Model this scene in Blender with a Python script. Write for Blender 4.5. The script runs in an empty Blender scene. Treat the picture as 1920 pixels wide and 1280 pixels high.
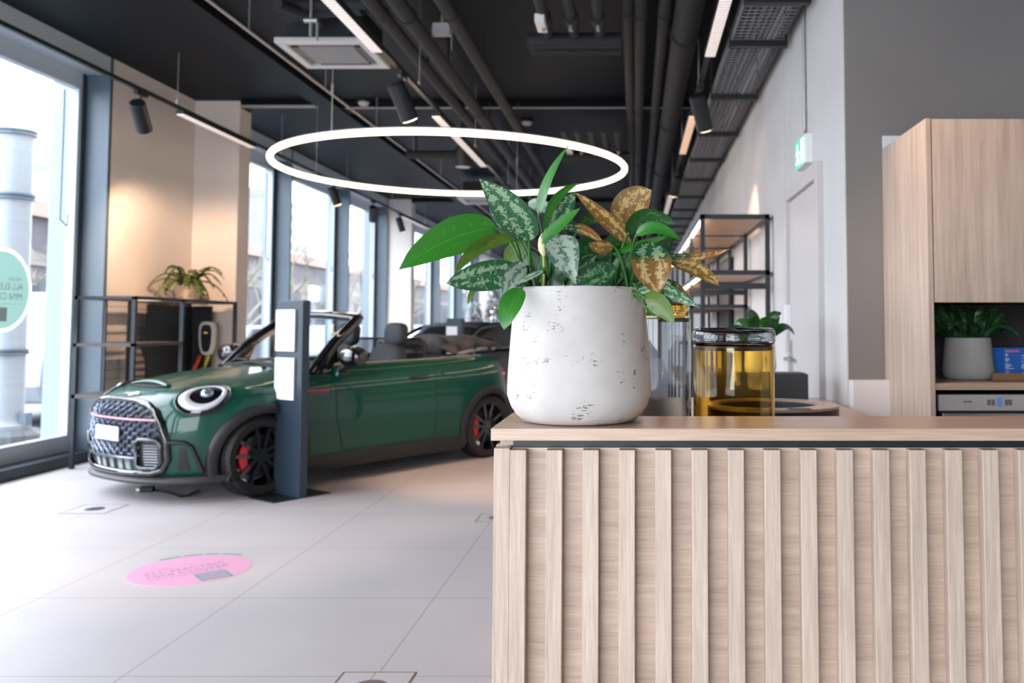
import bpy, bmesh, math, random
import numpy as np
from mathutils import Vector, Matrix, noise
SC = bpy.context.scene; COL = SC.collection
R = math.radians
random.seed(4)
# ---------------------------------------------------------------- camera (shift lens, pitched up slightly)
F = 1660.; EYE = 1.34; TH = R(3.2); XV = 1190.; Y0 = 608.5 - F*math.tan(TH)
cam = bpy.data.cameras.new('camera'); cam_o = bpy.data.objects.new('camera', cam); COL.objects.link(cam_o)
cam_o.location = (0, 0, EYE); cam_o.rotation_euler = (R(90)+TH, 0, 0)
cam.sensor_width = 36; cam.lens = F/1920*36
cam.shift_x = (960-XV)/1920; cam.shift_y = (Y0-640)/1920
cam.clip_start = .05; cam.clip_end = 300
cam.dof.use_dof = True; cam.dof.focus_distance = 1.92; cam.dof.aperture_fstop = 4.5
SC.camera = cam_o
# ---------------------------------------------------------------- sky, exposure
w = bpy.data.worlds.new('sky'); SC.world = w; w.use_nodes = True
nt = w.node_tree; nt.nodes.clear()
bg = nt.nodes.new('ShaderNodeBackground'); wo = nt.nodes.new('ShaderNodeOutputWorld')
bg.inputs[0].default_value = (.90, .94, 1.0, 1); bg.inputs[1].default_value = 8.0
nt.links.new(bg.outputs[0], wo.inputs[0])
SC.view_settings.view_transform = 'Standard'; SC.view_settings.look = 'None'
SC.view_settings.exposure = 0.38; SC.view_settings.gamma = 1
SC.view_settings.use_curve_mapping = False
SC.cycles.use_denoising = True
SC.cycles.max_bounces = 10; SC.cycles.diffuse_bounces = 5; SC.cycles.glossy_bounces = 5
SC.cycles.transmission_bounces = 10; SC.cycles.transparent_max_bounces = 16
SC.cycles.sample_clamp_indirect = 6; SC.cycles.caustics_refractive = False; SC.cycles.caustics_reflective = False

def portal(loc, rot, sx, sy):                     # daylight openings: sampling guides for the sky, they emit nothing
    l = bpy.data.lights.new('daylight_opening', 'AREA'); l.shape = 'RECTANGLE'; l.size = sx; l.size_y = sy
    l.cycles.is_portal = True
    o = bpy.data.objects.new('daylight_opening', l); COL.objects.link(o); o.location = loc; o.rotation_euler = rot
portal((-5.95, 13, 1.9), (0, R(-90), 0), 3.8, 38)
portal((-2.95, -4.0, 1.5), (R(90), 0, 0), 5.3, 3.0)

# ---------------------------------------------------------------- helpers
def ray(px, py):
    u = (px-XV)/F; v = (Y0-py)/F
    return Vector((u, math.cos(TH)-v*math.sin(TH), math.sin(TH)+v*math.cos(TH)))
def at(px, py, X=None, Y=None, Z=None):           # a point of the place seen at that pixel, on a plane of known distance
    d = ray(px, py)
    if X is not None: t = X/d.x
    elif Y is not None: t = Y/d.y
    else: t = (Z-EYE)/d.z
    return Vector((0, 0, EYE)) + d*t

ORIG = {}
def world_of(o): return ORIG.get(o.name, Vector((0, 0, 0)))
def tag(o, label=None, cat=None, group=None, kind=None):
    if label: o['label'] = label
    if cat: o['category'] = cat
    if group: o['group'] = group
    if kind: o['kind'] = kind
    return o
def thing(name, label, cat, loc=(0, 0, 0), rotz=0, group=None):
    o = bpy.data.objects.new(name, None); COL.objects.link(o); o.empty_display_size = .05
    o.location = loc; o.rotation_euler = (0, 0, rotz); ORIG[o.name] = Vector(loc)
    return tag(o, label, cat, group)

class MB:
    """collects shapes; build() links them as one mesh object"""
    def __init__(s): s.v = []; s.f = []; s.m = []; s.uv = {}
    def add(s, vs, fs, m=0):
        n = len(s.v); s.v += [tuple(v) for v in vs]; s.f += [tuple(i+n for i in f) for f in fs]; s.m += [m]*len(fs); return s
    def box(s, x0, x1, y0, y1, z0, z1, m=0):
        vs = [(x, y, z) for z in (z0, z1) for y in (y0, y1) for x in (x0, x1)]
        return s.add(vs, [(0,2,3,1), (4,5,7,6), (0,1,5,4), (1,3,7,5), (3,2,6,7), (2,0,4,6)], m)
    def obox(s, c, ax, ay, az, m=0):              # oriented box: centre and three half vectors
        c = Vector(c); ax = Vector(ax); ay = Vector(ay); az = Vector(az)
        vs = [c+ax*i+ay*j+az*k for k in (-1, 1) for j in (-1, 1) for i in (-1, 1)]
        return s.add(vs, [(0,2,3,1), (4,5,7,6), (0,1,5,4), (1,3,7,5), (3,2,6,7), (2,0,4,6)], m)
    def cyl(s, p0, p1, r0, r1=None, n=16, m=0, caps=True):
        return s.tube([p0, p1], [r0, r0 if r1 is None else r1], n, m, caps)
    def tube(s, pts, r, n=8, m=0, caps=True, closed=False, flat=None):
        pts = [Vector(p) for p in pts]; k = len(pts)
        rs = r if isinstance(r, (list, tuple)) else [r]*k
        b = len(s.v); up = None
        for i, p in enumerate(pts):
            if closed: t = pts[(i+1) % k]-pts[i-1]
            else: t = pts[min(i+1, k-1)]-pts[max(i-1, 0)]
            t.normalize()
            if up is None:
                up = Vector((0, 0, 1)) if abs(t.z) < .9 else Vector((1, 0, 0))
            a = t.cross(up)
            if a.length < 1e-6: a = t.orthogonal()
            a.normalize(); c = a.cross(t).normalized(); up = c
            for j in range(n):
                q = 2*math.pi*j/n
                s.v.append(tuple(p + a*(math.cos(q)*rs[i]*(flat or 1)) + c*(math.sin(q)*rs[i])))
        rng = k if closed else k-1
        for i in range(rng):
            i2 = (i+1) % k
            for j in range(n):
                j2 = (j+1) % n
                s.f.append((b+i*n+j, b+i*n+j2, b+i2*n+j2, b+i2*n+j)); s.m.append(m)
        if caps and not closed:
            s.f.append(tuple(b+j for j in reversed(range(n)))); s.m.append(m)
            s.f.append(tuple(b+(k-1)*n+j for j in range(n))); s.m.append(m)
        return s
    def lathe(s, prof, c=(0, 0, 0), n=48, m=0, sx=1, sy=1, caps=True):
        b = len(s.v); c = Vector(c); k = len(prof)
        for (r, z) in prof:
            for j in range(n):
                q = 2*math.pi*j/n; s.v.append((c.x+r*math.cos(q)*sx, c.y+r*math.sin(q)*sy, c.z+z))
        for i in range(k-1):
            for j in range(n):
                j2 = (j+1) % n
                s.f.append((b+i*n+j, b+i*n+j2, b+(i+1)*n+j2, b+(i+1)*n+j)); s.m.append(m)
        if caps and prof[0][0] > 1e-5: s.f.append(tuple(b+j for j in reversed(range(n)))); s.m.append(m)
        if caps and prof[-1][0] > 1e-5: s.f.append(tuple(b+(k-1)*n+j for j in range(n))); s.m.append(m)
        return s
    def prism(s, poly, o, ax, ay, az, m=0):       # polygon (a,b) in plane o+a*ax+b*ay extruded by az
        o = Vector(o); ax = Vector(ax); ay = Vector(ay); az = Vector(az); n = len(poly)
        vs = [o+ax*a+ay*b for a, b in poly]; vs += [v+az for v in vs]
        fs = [tuple(reversed(range(n))), tuple(range(n, 2*n))] + [(i, (i+1) % n, (i+1) % n+n, i+n) for i in range(n)]
        return s.add(vs, fs, m)
    def build(s, name, mat, parent=None, local=False, smooth=None, bevel=0, origin=None, solid=0, seg=2):
        me = bpy.data.meshes.new(name)
        vs = np.array(s.v, float).reshape(-1, 3)
        if parent is not None and not local: off = np.array(world_of(parent))
        elif parent is None:
            off = np.array(origin) if origin is not None else np.array([(vs[:, 0].min()+vs[:, 0].max())/2, (vs[:, 1].min()+vs[:, 1].max())/2, vs[:, 2].min()])
        else: off = np.zeros(3)
        me.from_pydata((vs-off).tolist(), [], s.f)
        mats = mat if isinstance(mat, (list, tuple)) else [mat]
        for q in mats: me.materials.append(q)
        if len(mats) > 1: me.polygons.foreach_set('material_index', s.m)
        bm = bmesh.new(); bm.from_mesh(me); bmesh.ops.delete(bm, geom=[v for v in bm.verts if not v.link_faces], context='VERTS'); bmesh.ops.recalc_face_normals(bm, faces=bm.faces[:]); bm.to_mesh(me); bm.free()
        if smooth is not None:
            me.shade_smooth(); me.set_sharp_from_angle(angle=R(smooth))
        me.update()
        o = bpy.data.objects.new(name, me); COL.objects.link(o)
        if parent is not None: o.parent = parent; ORIG[o.name] = world_of(parent) if not local else Vector((0, 0, 0))
        else: o.location = off; ORIG[o.name] = Vector(off)
        if solid:
            md = o.modifiers.new('solid', 'SOLIDIFY'); md.thickness = solid; md.offset = 0
        if bevel:
            md = o.modifiers.new('edge', 'BEVEL'); md.width = bevel; md.segments = seg; md.limit_method = 'ANGLE'; md.angle_limit = R(40)
        return o
def struct(o, label=None): o['kind'] = 'structure'; return tag(o, label) if label else o
def dup(o, loc=None, rotz=None, label=None, group=None, parent=None):
    c = o.copy(); COL.objects.link(c)
    if parent is not None: c.parent = parent
    if loc is not None: c.location = loc; ORIG[c.name] = Vector(loc)
    if rotz is not None: c.rotation_euler = (0, 0, rotz)
    if label: c['label'] = label
    if group: c['group'] = group
    for ch in list(o.children): dup(ch, parent=c)
    return c
def text_mb(body, size, font_extrude=0.0, align='LEFT', space=1.0):
    cu = bpy.data.curves.new('lettering', 'FONT'); cu.body = body; cu.size = size; cu.extrude = font_extrude
    cu.align_x = align; cu.space_line = space; cu.resolution_u = 3
    o = bpy.data.objects.new('lettering', cu); COL.objects.link(o)
    dg = bpy.context.evaluated_depsgraph_get(); me = bpy.data.meshes.new_from_object(o.evaluated_get(dg))
    vs = [tuple(v.co) for v in me.vertices]; fs = [tuple(p.vertices) for p in me.polygons]
    bpy.data.objects.remove(o); bpy.data.curves.remove(cu); bpy.data.meshes.remove(me)
    return vs, fs
def put_text(mb, body, size, o, ax, ay, align='LEFT', m=0):
    vs, fs = text_mb(body, size, 0, align); o = Vector(o); ax = Vector(ax); ay = Vector(ay)
    mb.add([o+ax*v[0]+ay*v[1] for v in vs], fs, m)

# ---------------------------------------------------------------- materials
def srgb(r, g, b): return tuple(((c/255)/12.92 if c/255 <= .04045 else ((c/255+.055)/1.055)**2.4) for c in (r, g, b))
def mat(name, col, rough=.5, metal=0, coat=0, emit=None, es=0, bump=0, bscale=40, var=0, vscale=6, spec=.5, trans=0, ior=1.45, alpha=1, sheen=0):
    m = bpy.data.materials.new(name); m.use_nodes = True; n = m.node_tree; b = n.nodes['Principled BSDF']
    b.inputs['Base Color'].default_value = (*col, 1); b.inputs['Roughness'].default_value = rough
    b.inputs['Metallic'].default_value = metal; b.inputs['Coat Weight'].default_value = coat
    b.inputs['Coat Roughness'].default_value = .03; b.inputs['Specular IOR Level'].default_value = spec
    b.inputs['IOR'].default_value = ior; b.inputs['Transmission Weight'].default_value = trans; b.inputs['Alpha'].default_value = alpha
    b.inputs['Sheen Weight'].default_value = sheen
    if emit: b.inputs['Emission Color'].default_value = (*emit, 1); b.inputs['Emission Strength'].default_value = es
    if var or bump:
        tc = n.nodes.new('ShaderNodeTexCoord')
    if var:
        t = n.nodes.new('ShaderNodeTexNoise'); t.inputs['Scale'].default_value = vscale; t.inputs['Detail'].default_value = 6
        r = n.nodes.new('ShaderNodeValToRGB'); r.color_ramp.elements[0].position = .3; r.color_ramp.elements[1].position = .7
        r.color_ramp.elements[0].color = (*[c*(1-var) for c in col], 1); r.color_ramp.elements[1].color = (*[min(1, c*(1+var)) for c in col], 1)
        n.links.new(tc.outputs['Object'], t.inputs['Vector']); n.links.new(t.outputs['Fac'], r.inputs['Fac']); n.links.new(r.outputs['Color'], b.inputs['Base Color'])
    if bump:
        t2 = n.nodes.new('ShaderNodeTexNoise'); t2.inputs['Scale'].default_value = bscale; t2.inputs['Detail'].default_value = 4
        bp = n.nodes.new('ShaderNodeBump'); bp.inputs['Strength'].default_value = bump; bp.inputs['Distance'].default_value = .01
        n.links.new(tc.outputs['Object'], t2.inputs['Vector']); n.links.new(t2.outputs['Fac'], bp.inputs['Height']); n.links.new(bp.outputs['Normal'], b.inputs['Normal'])
    return m
def wood(name, axis, c0, c1, rough=.45, grain=60, along=2.5, blotch=3, fine=.5):
    m = bpy.data.materials.new(name); m.use_nodes = True; n = m.node_tree; L = n.links.new; b = n.nodes['Principled BSDF']
    b.inputs['Roughness'].default_value = rough
    tc = n.nodes.new('ShaderNodeTexCoord'); mp = n.nodes.new('ShaderNodeMapping')
    sc = [grain]*3; sc['xyz'.index(axis)] = along; mp.inputs['Scale'].default_value = sc
    L(tc.outputs['Object'], mp.inputs['Vector'])
    t = n.nodes.new('ShaderNodeTexNoise'); t.inputs['Scale'].default_value = 1; t.inputs['Detail'].default_value = 7; t.inputs['Roughness'].default_value = .65; t.inputs['Distortion'].default_value = .6
    L(mp.outputs[0], t.inputs['Vector'])
    r = n.nodes.new('ShaderNodeValToRGB'); r.color_ramp.elements[0].position = .30; r.color_ramp.elements[1].position = .68
    r.color_ramp.elements[0].color = (*c0, 1); r.color_ramp.elements[1].color = (*c1, 1); L(t.outputs['Fac'], r.inputs['Fac'])
    mp2 = n.nodes.new('ShaderNodeMapping'); s2 = [grain*4]*3; s2['xyz'.index(axis)] = along*4; mp2.inputs['Scale'].default_value = s2
    L(tc.outputs['Object'], mp2.inputs['Vector'])
    t2 = n.nodes.new('ShaderNodeTexNoise'); t2.inputs['Scale'].default_value = 1; t2.inputs['Detail'].default_value = 3; L(mp2.outputs[0], t2.inputs['Vector'])
    t3 = n.nodes.new('ShaderNodeTexNoise'); t3.inputs['Scale'].default_value = blotch; L(tc.outputs['Object'], t3.inputs['Vector'])
    def mrange(o, a, z):
        q = n.nodes.new('ShaderNodeMapRange'); q.inputs[1].default_value = .3; q.inputs[2].default_value = .7; q.inputs[3].default_value = a; q.inputs[4].default_value = z
        L(o, q.inputs[0]); return q.outputs[0]
    mu = n.nodes.new('ShaderNodeMath'); mu.operation = 'MULTIPLY'; L(mrange(t2.outputs['Fac'], 1-.28*fine, 1+.1*fine), mu.inputs[0]); L(mrange(t3.outputs['Fac'], .9, 1.05), mu.inputs[1])
    mx = n.nodes.new('ShaderNodeVectorMath'); mx.operation = 'SCALE'; L(r.outputs['Color'], mx.inputs[0]); L(mu.outputs[0], mx.inputs['Scale'])
    L(mx.outputs[0], b.inputs['Base Color'])
    bp = n.nodes.new('ShaderNodeBump'); bp.inputs['Strength'].default_value = .12; bp.inputs['Distance'].default_value = .004
    L(t2.outputs['Fac'], bp.inputs['Height']); L(bp.outputs['Normal'], b.inputs['Normal'])
    return m
def pane(name, tint, gloss=.10):                  # window glass: lets daylight straight through, reflects by angle
    m = bpy.data.materials.new(name); m.use_nodes = True; n = m.node_tree; n.nodes.clear()
    o = n.nodes.new('ShaderNodeOutputMaterial'); mx = n.nodes.new('ShaderNodeMixShader'); t = n.nodes.new('ShaderNodeBsdfTransparent'); g = n.nodes.new('ShaderNodeBsdfGlossy')
    t.inputs[0].default_value = (*tint, 1); g.inputs['Roughness'].default_value = .01; g.inputs[0].default_value = (1, 1, 1, 1)
    lw = n.nodes.new('ShaderNodeLayerWeight'); pw = n.nodes.new('ShaderNodeMath'); pw.operation = 'POWER'; pw.inputs[1].default_value = 5
    ml = n.nodes.new('ShaderNodeMath'); ml.operation = 'MULTIPLY_ADD'; ml.inputs[1].default_value = .7; ml.inputs[2].default_value = .03
    lw.inputs['Blend'].default_value = .5; n.links.new(lw.outputs['Facing'], pw.inputs[0]); n.links.new(pw.outputs[0], ml.inputs[0])
    n.links.new(ml.outputs[0], mx.inputs[0]); n.links.new(t.outputs[0], mx.inputs[1]); n.links.new(g.outputs[0], mx.inputs[2]); n.links.new(mx.outputs[0], o.inputs[0])
    return m

M = {}
M['ceiling'] = mat('black_ceiling', (.0035, .0065, .011), .6, spec=.15)
M['black'] = mat('black_metal', (.012, .014, .017), .45)
M['duct'] = mat('dark_insulation', (.018, .020, .024), .75, bump=.3, bscale=25)
M['frame'] = mat('dark_steel_frame', (.018, .024, .031), .4)
M['fin'] = mat('blue_grey_cladding', (.105, .145, .185), .4)
M['fin_dark'] = mat('dark_blue_frame', (.03, .045, .06), .4)
M['white_wall'] = mat('cream_wall', (.70, .645, .605), .7, var=.04, vscale=2)
M['grey_wall'] = mat('light_grey_wall', (.61, .595, .595), .75, var=.07, vscale=1.6, bump=.1, bscale=12)
M['dark_wall'] = mat('mid_grey_wall', (.215, .205, .20), .8, var=.06, vscale=1.5)
M['door'] = mat('grey_door_paint', (.55, .52, .52), .45)
M['white'] = mat('white_plastic', (.8, .8, .8), .35)
M['paper'] = mat('white_paper', (.85, .86, .9), .6)
M['steel'] = mat('brushed_steel', (.55, .55, .56), .28, metal=1)
M['galv'] = mat('galvanised_steel', (.45, .44, .43), .45, metal=.8)
M['rail'] = mat('pale_conduit', (.42, .38, .36), .5, metal=.3)
M['oak'] = wood('pale_oak_vertical', 'z', (.47, .36, .285), (.64, .515, .425), grain=70, along=3)
M['oak_x'] = wood('pale_oak_cross_grain', 'x', (.46, .34, .265), (.62, .49, .395), grain=55, along=4, blotch=9)
M['oak_top'] = wood('oak_worktop', 'x', (.46, .315, .225), (.62, .45, .34), rough=.28, grain=40, along=2)
M['oak_cab'] = wood('oak_cabinet', 'z', (.42, .32, .255), (.62, .50, .42), grain=22, along=1.1, blotch=2)
M['shelf_wood'] = wood('shelf_wood', 'y', (.50, .35, .26), (.64, .47, .36), grain=30, along=2)
M['glass'] = pane('window_glass', (.96, .98, 1))
M['bulb'] = mat('warm_lamp', (1, 1, 1), .5, emit=(1, .72, .42), es=14)
M['led'] = mat('led_diffuser', (.8, .78, .78), .5, emit=(1, .82, .74), es=.55)
M['led_hot'] = mat('led_strip', (1, 1, 1), .5, emit=(1, .86, .7), es=14)
M['led_warm'] = mat('warm_led_diffuser', (.8, .7, .6), .5, emit=(1, .52, .26), es=.7)
M['ring'] = mat('ring_diffuser', (1, 1, 1), .5, emit=(1, .74, .46), es=6.5)
M['green'] = mat('green_leaf_plain', (.03, .16, .02), .35)
M['rubber'] = mat('black_rubber', (.012, .012, .013), .6)
M['gloss_black'] = mat('gloss_black', (.006, .006, .008), .08, coat=1)
M['concrete'] = mat('white_concrete_pot', (.66, .65, .63), .8, var=.06, vscale=9, bump=.25, bscale=60)

def spot(parent, loc, target, energy, size=60, col=(1, .66, .43), blend=.6, r=.03):
    l = bpy.data.lights.new('spot_beam', 'SPOT'); l.energy = energy; l.spot_size = R(size); l.spot_blend = blend; l.color = col; l.shadow_soft_size = r
    o = bpy.data.objects.new('spot_beam', l); COL.objects.link(o)
    d = (Vector(target)-Vector(loc)); o.rotation_euler = d.to_track_quat('-Z', 'Y').to_euler()
    if parent is not None: o.parent = parent; o.location = Vector(loc)-world_of(parent)
    else: o.location = loc
    return o
# ================================================================ THE ROOM
XG, XF, XR, CZ = -5.60, -5.32, 1.03, 4.05         # glass line, inner tip of the fins, right wall, ceiling
# floor: 0.97 m tiles
def tile_mat():
    m = bpy.data.materials.new('porcelain_tiles'); m.use_nodes = True; n = m.node_tree; L = n.links.new; b = n.nodes['Principled BSDF']
    tc = n.nodes.new('ShaderNodeTexCoord'); sp = n.nodes.new('ShaderNodeSeparateXYZ'); L(tc.outputs['Object'], sp.inputs[0])
    ds = []
    for ax, off in (('X', -.985), ('Y', 3.46)):
        a = n.nodes.new('ShaderNodeMath'); a.operation = 'SUBTRACT'; a.inputs[1].default_value = off; L(sp.outputs[ax], a.inputs[0])
        p = n.nodes.new('ShaderNodeMath'); p.operation = 'PINGPONG'; p.inputs[1].default_value = .485; L(a.outputs[0], p.inputs[0])
        ds.append(p)
    mn = n.nodes.new('ShaderNodeMath'); mn.operation = 'MINIMUM'; L(ds[0].outputs[0], mn.inputs[0]); L(ds[1].outputs[0], mn.inputs[1])
    st = n.nodes.new('ShaderNodeMapRange'); st.inputs[1].default_value = .0008; st.inputs[2].default_value = .0032; L(mn.outputs[0], st.inputs[0])
    t = n.nodes.new('ShaderNodeTexNoise'); t.inputs['Scale'].default_value = 1.3; t.inputs['Detail'].default_value = 8; L(tc.outputs['Object'], t.inputs['Vector'])
    r = n.nodes.new('ShaderNodeValToRGB'); r.color_ramp.elements[0].position = .3; r.color_ramp.elements[1].position = .7
    r.color_ramp.elements[0].color = (.50, .465, .48, 1); r.color_ramp.elements[1].color = (.56, .52, .535, 1); L(t.outputs['Fac'], r.inputs['Fac'])
    mx = n.nodes.new('ShaderNodeMix'); mx.data_type = 'RGBA'; mx.inputs[6].default_value = (.20, .185, .18, 1); L(st.outputs[0], mx.inputs[0]); L(r.outputs[0], mx.inputs[7])
    L(mx.outputs[2], b.inputs['Base Color']); b.inputs['Roughness'].default_value = .48; b.inputs['Specular IOR Level'].default_value = .4
    return m
M['tiles'] = tile_mat()
struct(MB().box(-5.62, 5, -4, 36, -.12, 0).build('floor', M['tiles'], origin=(0, 0, 0)))
struct(MB().box(-5.5, 5, -4, 36, CZ, CZ+.2).build('ceiling', M['ceiling'], origin=(0, 0, CZ)))
# soffit beams of the ceiling
struct(MB().box(-3.80, -3.56, -4, 36, 3.94, CZ).build('ceiling_beam', M['ceiling']))
for k, (y, z) in enumerate(((10.62, 3.965), (18.9, 3.97), (27, 3.97))):
    struct(MB().box(-4.8, XR, y, y+.30, z, CZ).build('ceiling_beam', M['ceiling']))
struct(MB().box(-3.5, XR-.1, 10.60, 10.616, 3.955, 3.972).build('trim_1', M['rail']))
struct(MB().box(-4.76, -3.82, 10.55, 10.575, 3.955, 3.985).build('trim_2', M['rail']))

M['fin_pale'] = mat('pale_blue_frame', (.48, .56, .62), .4)
# ---- left wall: sill, header, fins, windows, piers
struct(MB().box(XG-.12, XF-.05, -4, 8.9, 0, .10).box(XG-.12, XF-.05, 10.93, 18.9, 0, .10).box(XG-.12, XF-.05, 19.33, 36, 0, .10).build('baseboard_left', M['fin_dark'], bevel=.004))
struct(MB().box(XG-.14, XF-.004, -4, 36, 3.87, 4.25).build('wall_left_header', M['fin_pale']))
struct(MB().box(XG-.18, XF, 8.90, 10.62, 0, CZ).build('wall_left', M['white_wall']))
for y0, y1, xr in ((10.60, 10.92, -4.78), (19.02, 19.32, -4.81), (30.1, 30.4, -4.95)):
    struct(MB().box(XG-.15, xr, y0, y1, 0, CZ).build('wall_left_pier', M['white_wall'], bevel=.004))
struct(MB().box(XF, XF+.012, 8.92, 10.6, 0, .08).box(XF, -4.78, 10.585, 10.6, 0, .08).build('baseboard_pier', M['fin']))
FINS = (-3.0, .3, 3.2, 6.0, 8.86, 13.62, 16.42, 18.96, 24.2, 27.3, 30.06)

M['outer'] = mat('pale_outer_cladding', (.26, .31, .35), .5)
M['tray'] = mat('zinc_wire', (.24, .24, .25), .5, metal=.3); M['cables'] = mat('dark_cables', (.05, .05, .055), .5)
for y in FINS:
    od = {8.86: .26, 18.96: .20}.get(y, .10)
    struct(MB().box(XG-.02, XF, y, y+.05, 0, CZ).box(XG-.05, XG+.05, y-.06, y, .0, 3.86, 1).box(XG-.04-od, XG-.04, y+.005, y+.05, 0, 4.0, 2).build('trim_fin', [M['fin'], M['fin_dark'], M['outer']]))
bays = [(-2.95, .24), (.35, 3.14), (3.25, 5.94), (6.05, 8.80), (10.98, 13.56), (13.67, 16.36), (16.47, 18.90), (19.38, 24.14), (24.25, 27.24), (27.35, 30.0), (30.5, 35.9)]
def window_bay(i, a, b):
    f = MB(); g = .055
    f.box(XG-.05, XG+.04, a, b, .10, .26); f.box(XG-.05, XG+.04, a, b, 3.70, 3.87)
    f.box(XG-.05, XG+.04, a, a+g, .26, 3.70); f.box(XG-.05, XG+.04, b-g, b, .26, 3.70)
    wn = struct(thing('window_%d' % i, None, None, (XG, (a+b)/2, .1)))
    f.build('window_frame', M['fin_pale'], wn, bevel=.004)
    MB().box(XG-.004, XG+.004, a+g, b-g, .26, 3.70).build('glass_pane', M['glass'], wn)
    if 6 < b < 20:                                  # the thin pull rod of the vent opener
        y = b-.30; q = MB(); q.tube([(XG+.055, y, 3.62), (XG+.07, y-.02, 3.2), (XG+.075, y-.03, 2.35), (XG+.06, y+.10, 2.30), (XG+.055, y+.12, 2.42)], .007, 6)
        q.build('vent_rod', M['fin'], wn, smooth=60)
for i, (a, b) in enumerate(bays): window_bay(i+1, a, b)

# ---- right wall, kitchen wall
YK = 4.33
struct(MB().box(XR, XR+.2, YK, 4.80, 0, CZ).box(XR, XR+.2, 4.80, 5.90, 2.235, CZ).box(XR, XR+.2, 5.90, 6.02, 0, CZ).build('wall_right', M['grey_wall'], origin=(XR, 5, 0)))
struct(MB().box(XR+.0, XR+.2, 6.035, 36, 0, CZ).build('wall_right_far', M['grey_wall'], origin=(XR, 10, 0)))
struct(MB().box(XR+.012, XR+.15, 6.02, 6.035, 0, CZ).build('trim_joint', M['dark_wall']))
struct(MB().box(XR+.006, 5, YK-.02, YK+.2, 0, CZ).build('wall_kitchen', M['dark_wall'], origin=(2, YK, 0)))
struct(MB().box(XR+.0, XR+.006, YK-.02, YK, 0, CZ).build('trim_corner', M['grey_wall']))
struct(MB().box(4.9, 5.0, -4, YK, 0, CZ).build('wall_side', M['white_wall']))
struct(MB().box(-.3, 5, -4.2, -4, 0, CZ).box(-5.6, -.3, -4.2, -4, 3.0, CZ).build('wall_back_unseen', M['white_wall'], origin=(0, -4, 0)))  # unseen wall put in to cut daylight from behind, opening sized for it
struct(MB().box(-5.6, 5, 36, 36.2, 0, 4.2).build('wall_end', M['dark_wall']))
struct(MB().box(XR+.006, 1.215, YK-.10, YK-.02, .3, 1.075).build('trim_upstand', M['white'], bevel=.003))
# door and frame
d = struct(thing('door_1', None, None, (XR, 5.35, 0)))
f = MB(); f.box(XR-.035, XR+.05, 4.80, 4.885, 0, 2.235).box(XR-.035, XR+.05, 5.815, 5.90, 0, 2.235).box(XR-.035, XR+.05, 4.885, 5.815, 2.15, 2.235)
f.build('door_frame', M['door'], d, bevel=.003)
MB().box(XR-.012, XR+.03, 4.892, 5.808, .005, 2.143).build('door_leaf', M['door'], d, bevel=.002)
h = MB(); h.box(XR-.022, XR-.012, 5.71, 5.76, .98, 1.24); h.cyl((XR-.012, 5.735, 1.12), (XR-.06, 5.735, 1.12), .012); h.tube([(XR-.06, 5.735, 1.12), (XR-.06, 5.60, 1.12)], .011, 10)
h.build('door_handle', M['steel'], d, smooth=40)
h = MB(); h.box(XR-.05, XR-.012, 5.755, 5.80, 1.30, 1.47); h.box(XR-.045, XR-.012, 5.76, 5.795, 1.0, 1.16); h.build('door_bolt', M['white'], d, bevel=.004)
# surface conduit and exit sign
t = thing('exit_sign', 'lit green emergency exit sign box above the grey door', 'sign', (XR, 5.22, 2.28))
MB().box(.985, XR, 5.06, 5.38, 2.275, 2.445).build('housing', M['white'], t, bevel=.004)
M['exit_green'] = mat('lit_green', (.0, .4, .2), .4, emit=(.0, .62, .33), es=.85); M['exit_white'] = mat('lit_white', (1, 1, 1), .4, emit=(1, 1, 1), es=1.5)
MB().box(.9835, .985, 5.065, 5.375, 2.28, 2.44).build('green_face', M['exit_green'], t)
q = MB(); X = .9825
def pg(pts): q.prism(pts, (X, 0, 0), (0, 1, 0), (0, 0, 1), (.0008, 0, 0))
pg([(5.09, 2.29), (5.19, 2.29), (5.19, 2.43), (5.09, 2.43)])                         # the doorway
c = [(5.295+.016*math.cos(a), 2.408+.016*math.sin(a)) for a in np.linspace(0, 2*math.pi, 13)[:-1]]; pg(c)
pg([(5.31, 2.39), (5.275, 2.385), (5.27, 2.345), (5.295, 2.34)]); pg([(5.29, 2.345), (5.27, 2.35), (5.245, 2.315), (5.25, 2.29), (5.262, 2.29), (5.262, 2.312)])
pg([(5.295, 2.345), (5.28, 2.34), (5.305, 2.315), (5.34, 2.30), (5.345, 2.31), (5.315, 2.325)]); pg([(5.275, 2.385), (5.235, 2.362), (5.24, 2.352), (5.272, 2.366)]); pg([(5.31, 2.385), (5.345, 2.365), (5.34, 2.355), (5.305, 2.368)])
q.build('running_figure', M['exit_white'], t)
q = MB().tube([(XR-.012, 5.24, 4.04), (XR-.012, 5.24, 2.49)], .011, 8); o = q.build('cable_conduit', M['galv'], smooth=60); tag(o, 'thin vertical cable conduit running down the wall to the exit sign', 'conduit')
MB().tube([(XR-.012, 5.235, 2.50), (XR-.016, 5.20, 2.445)], .006, 6).build('orange_cable', mat('orange_cable', (.6, .14, .03), .5), o)

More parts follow.
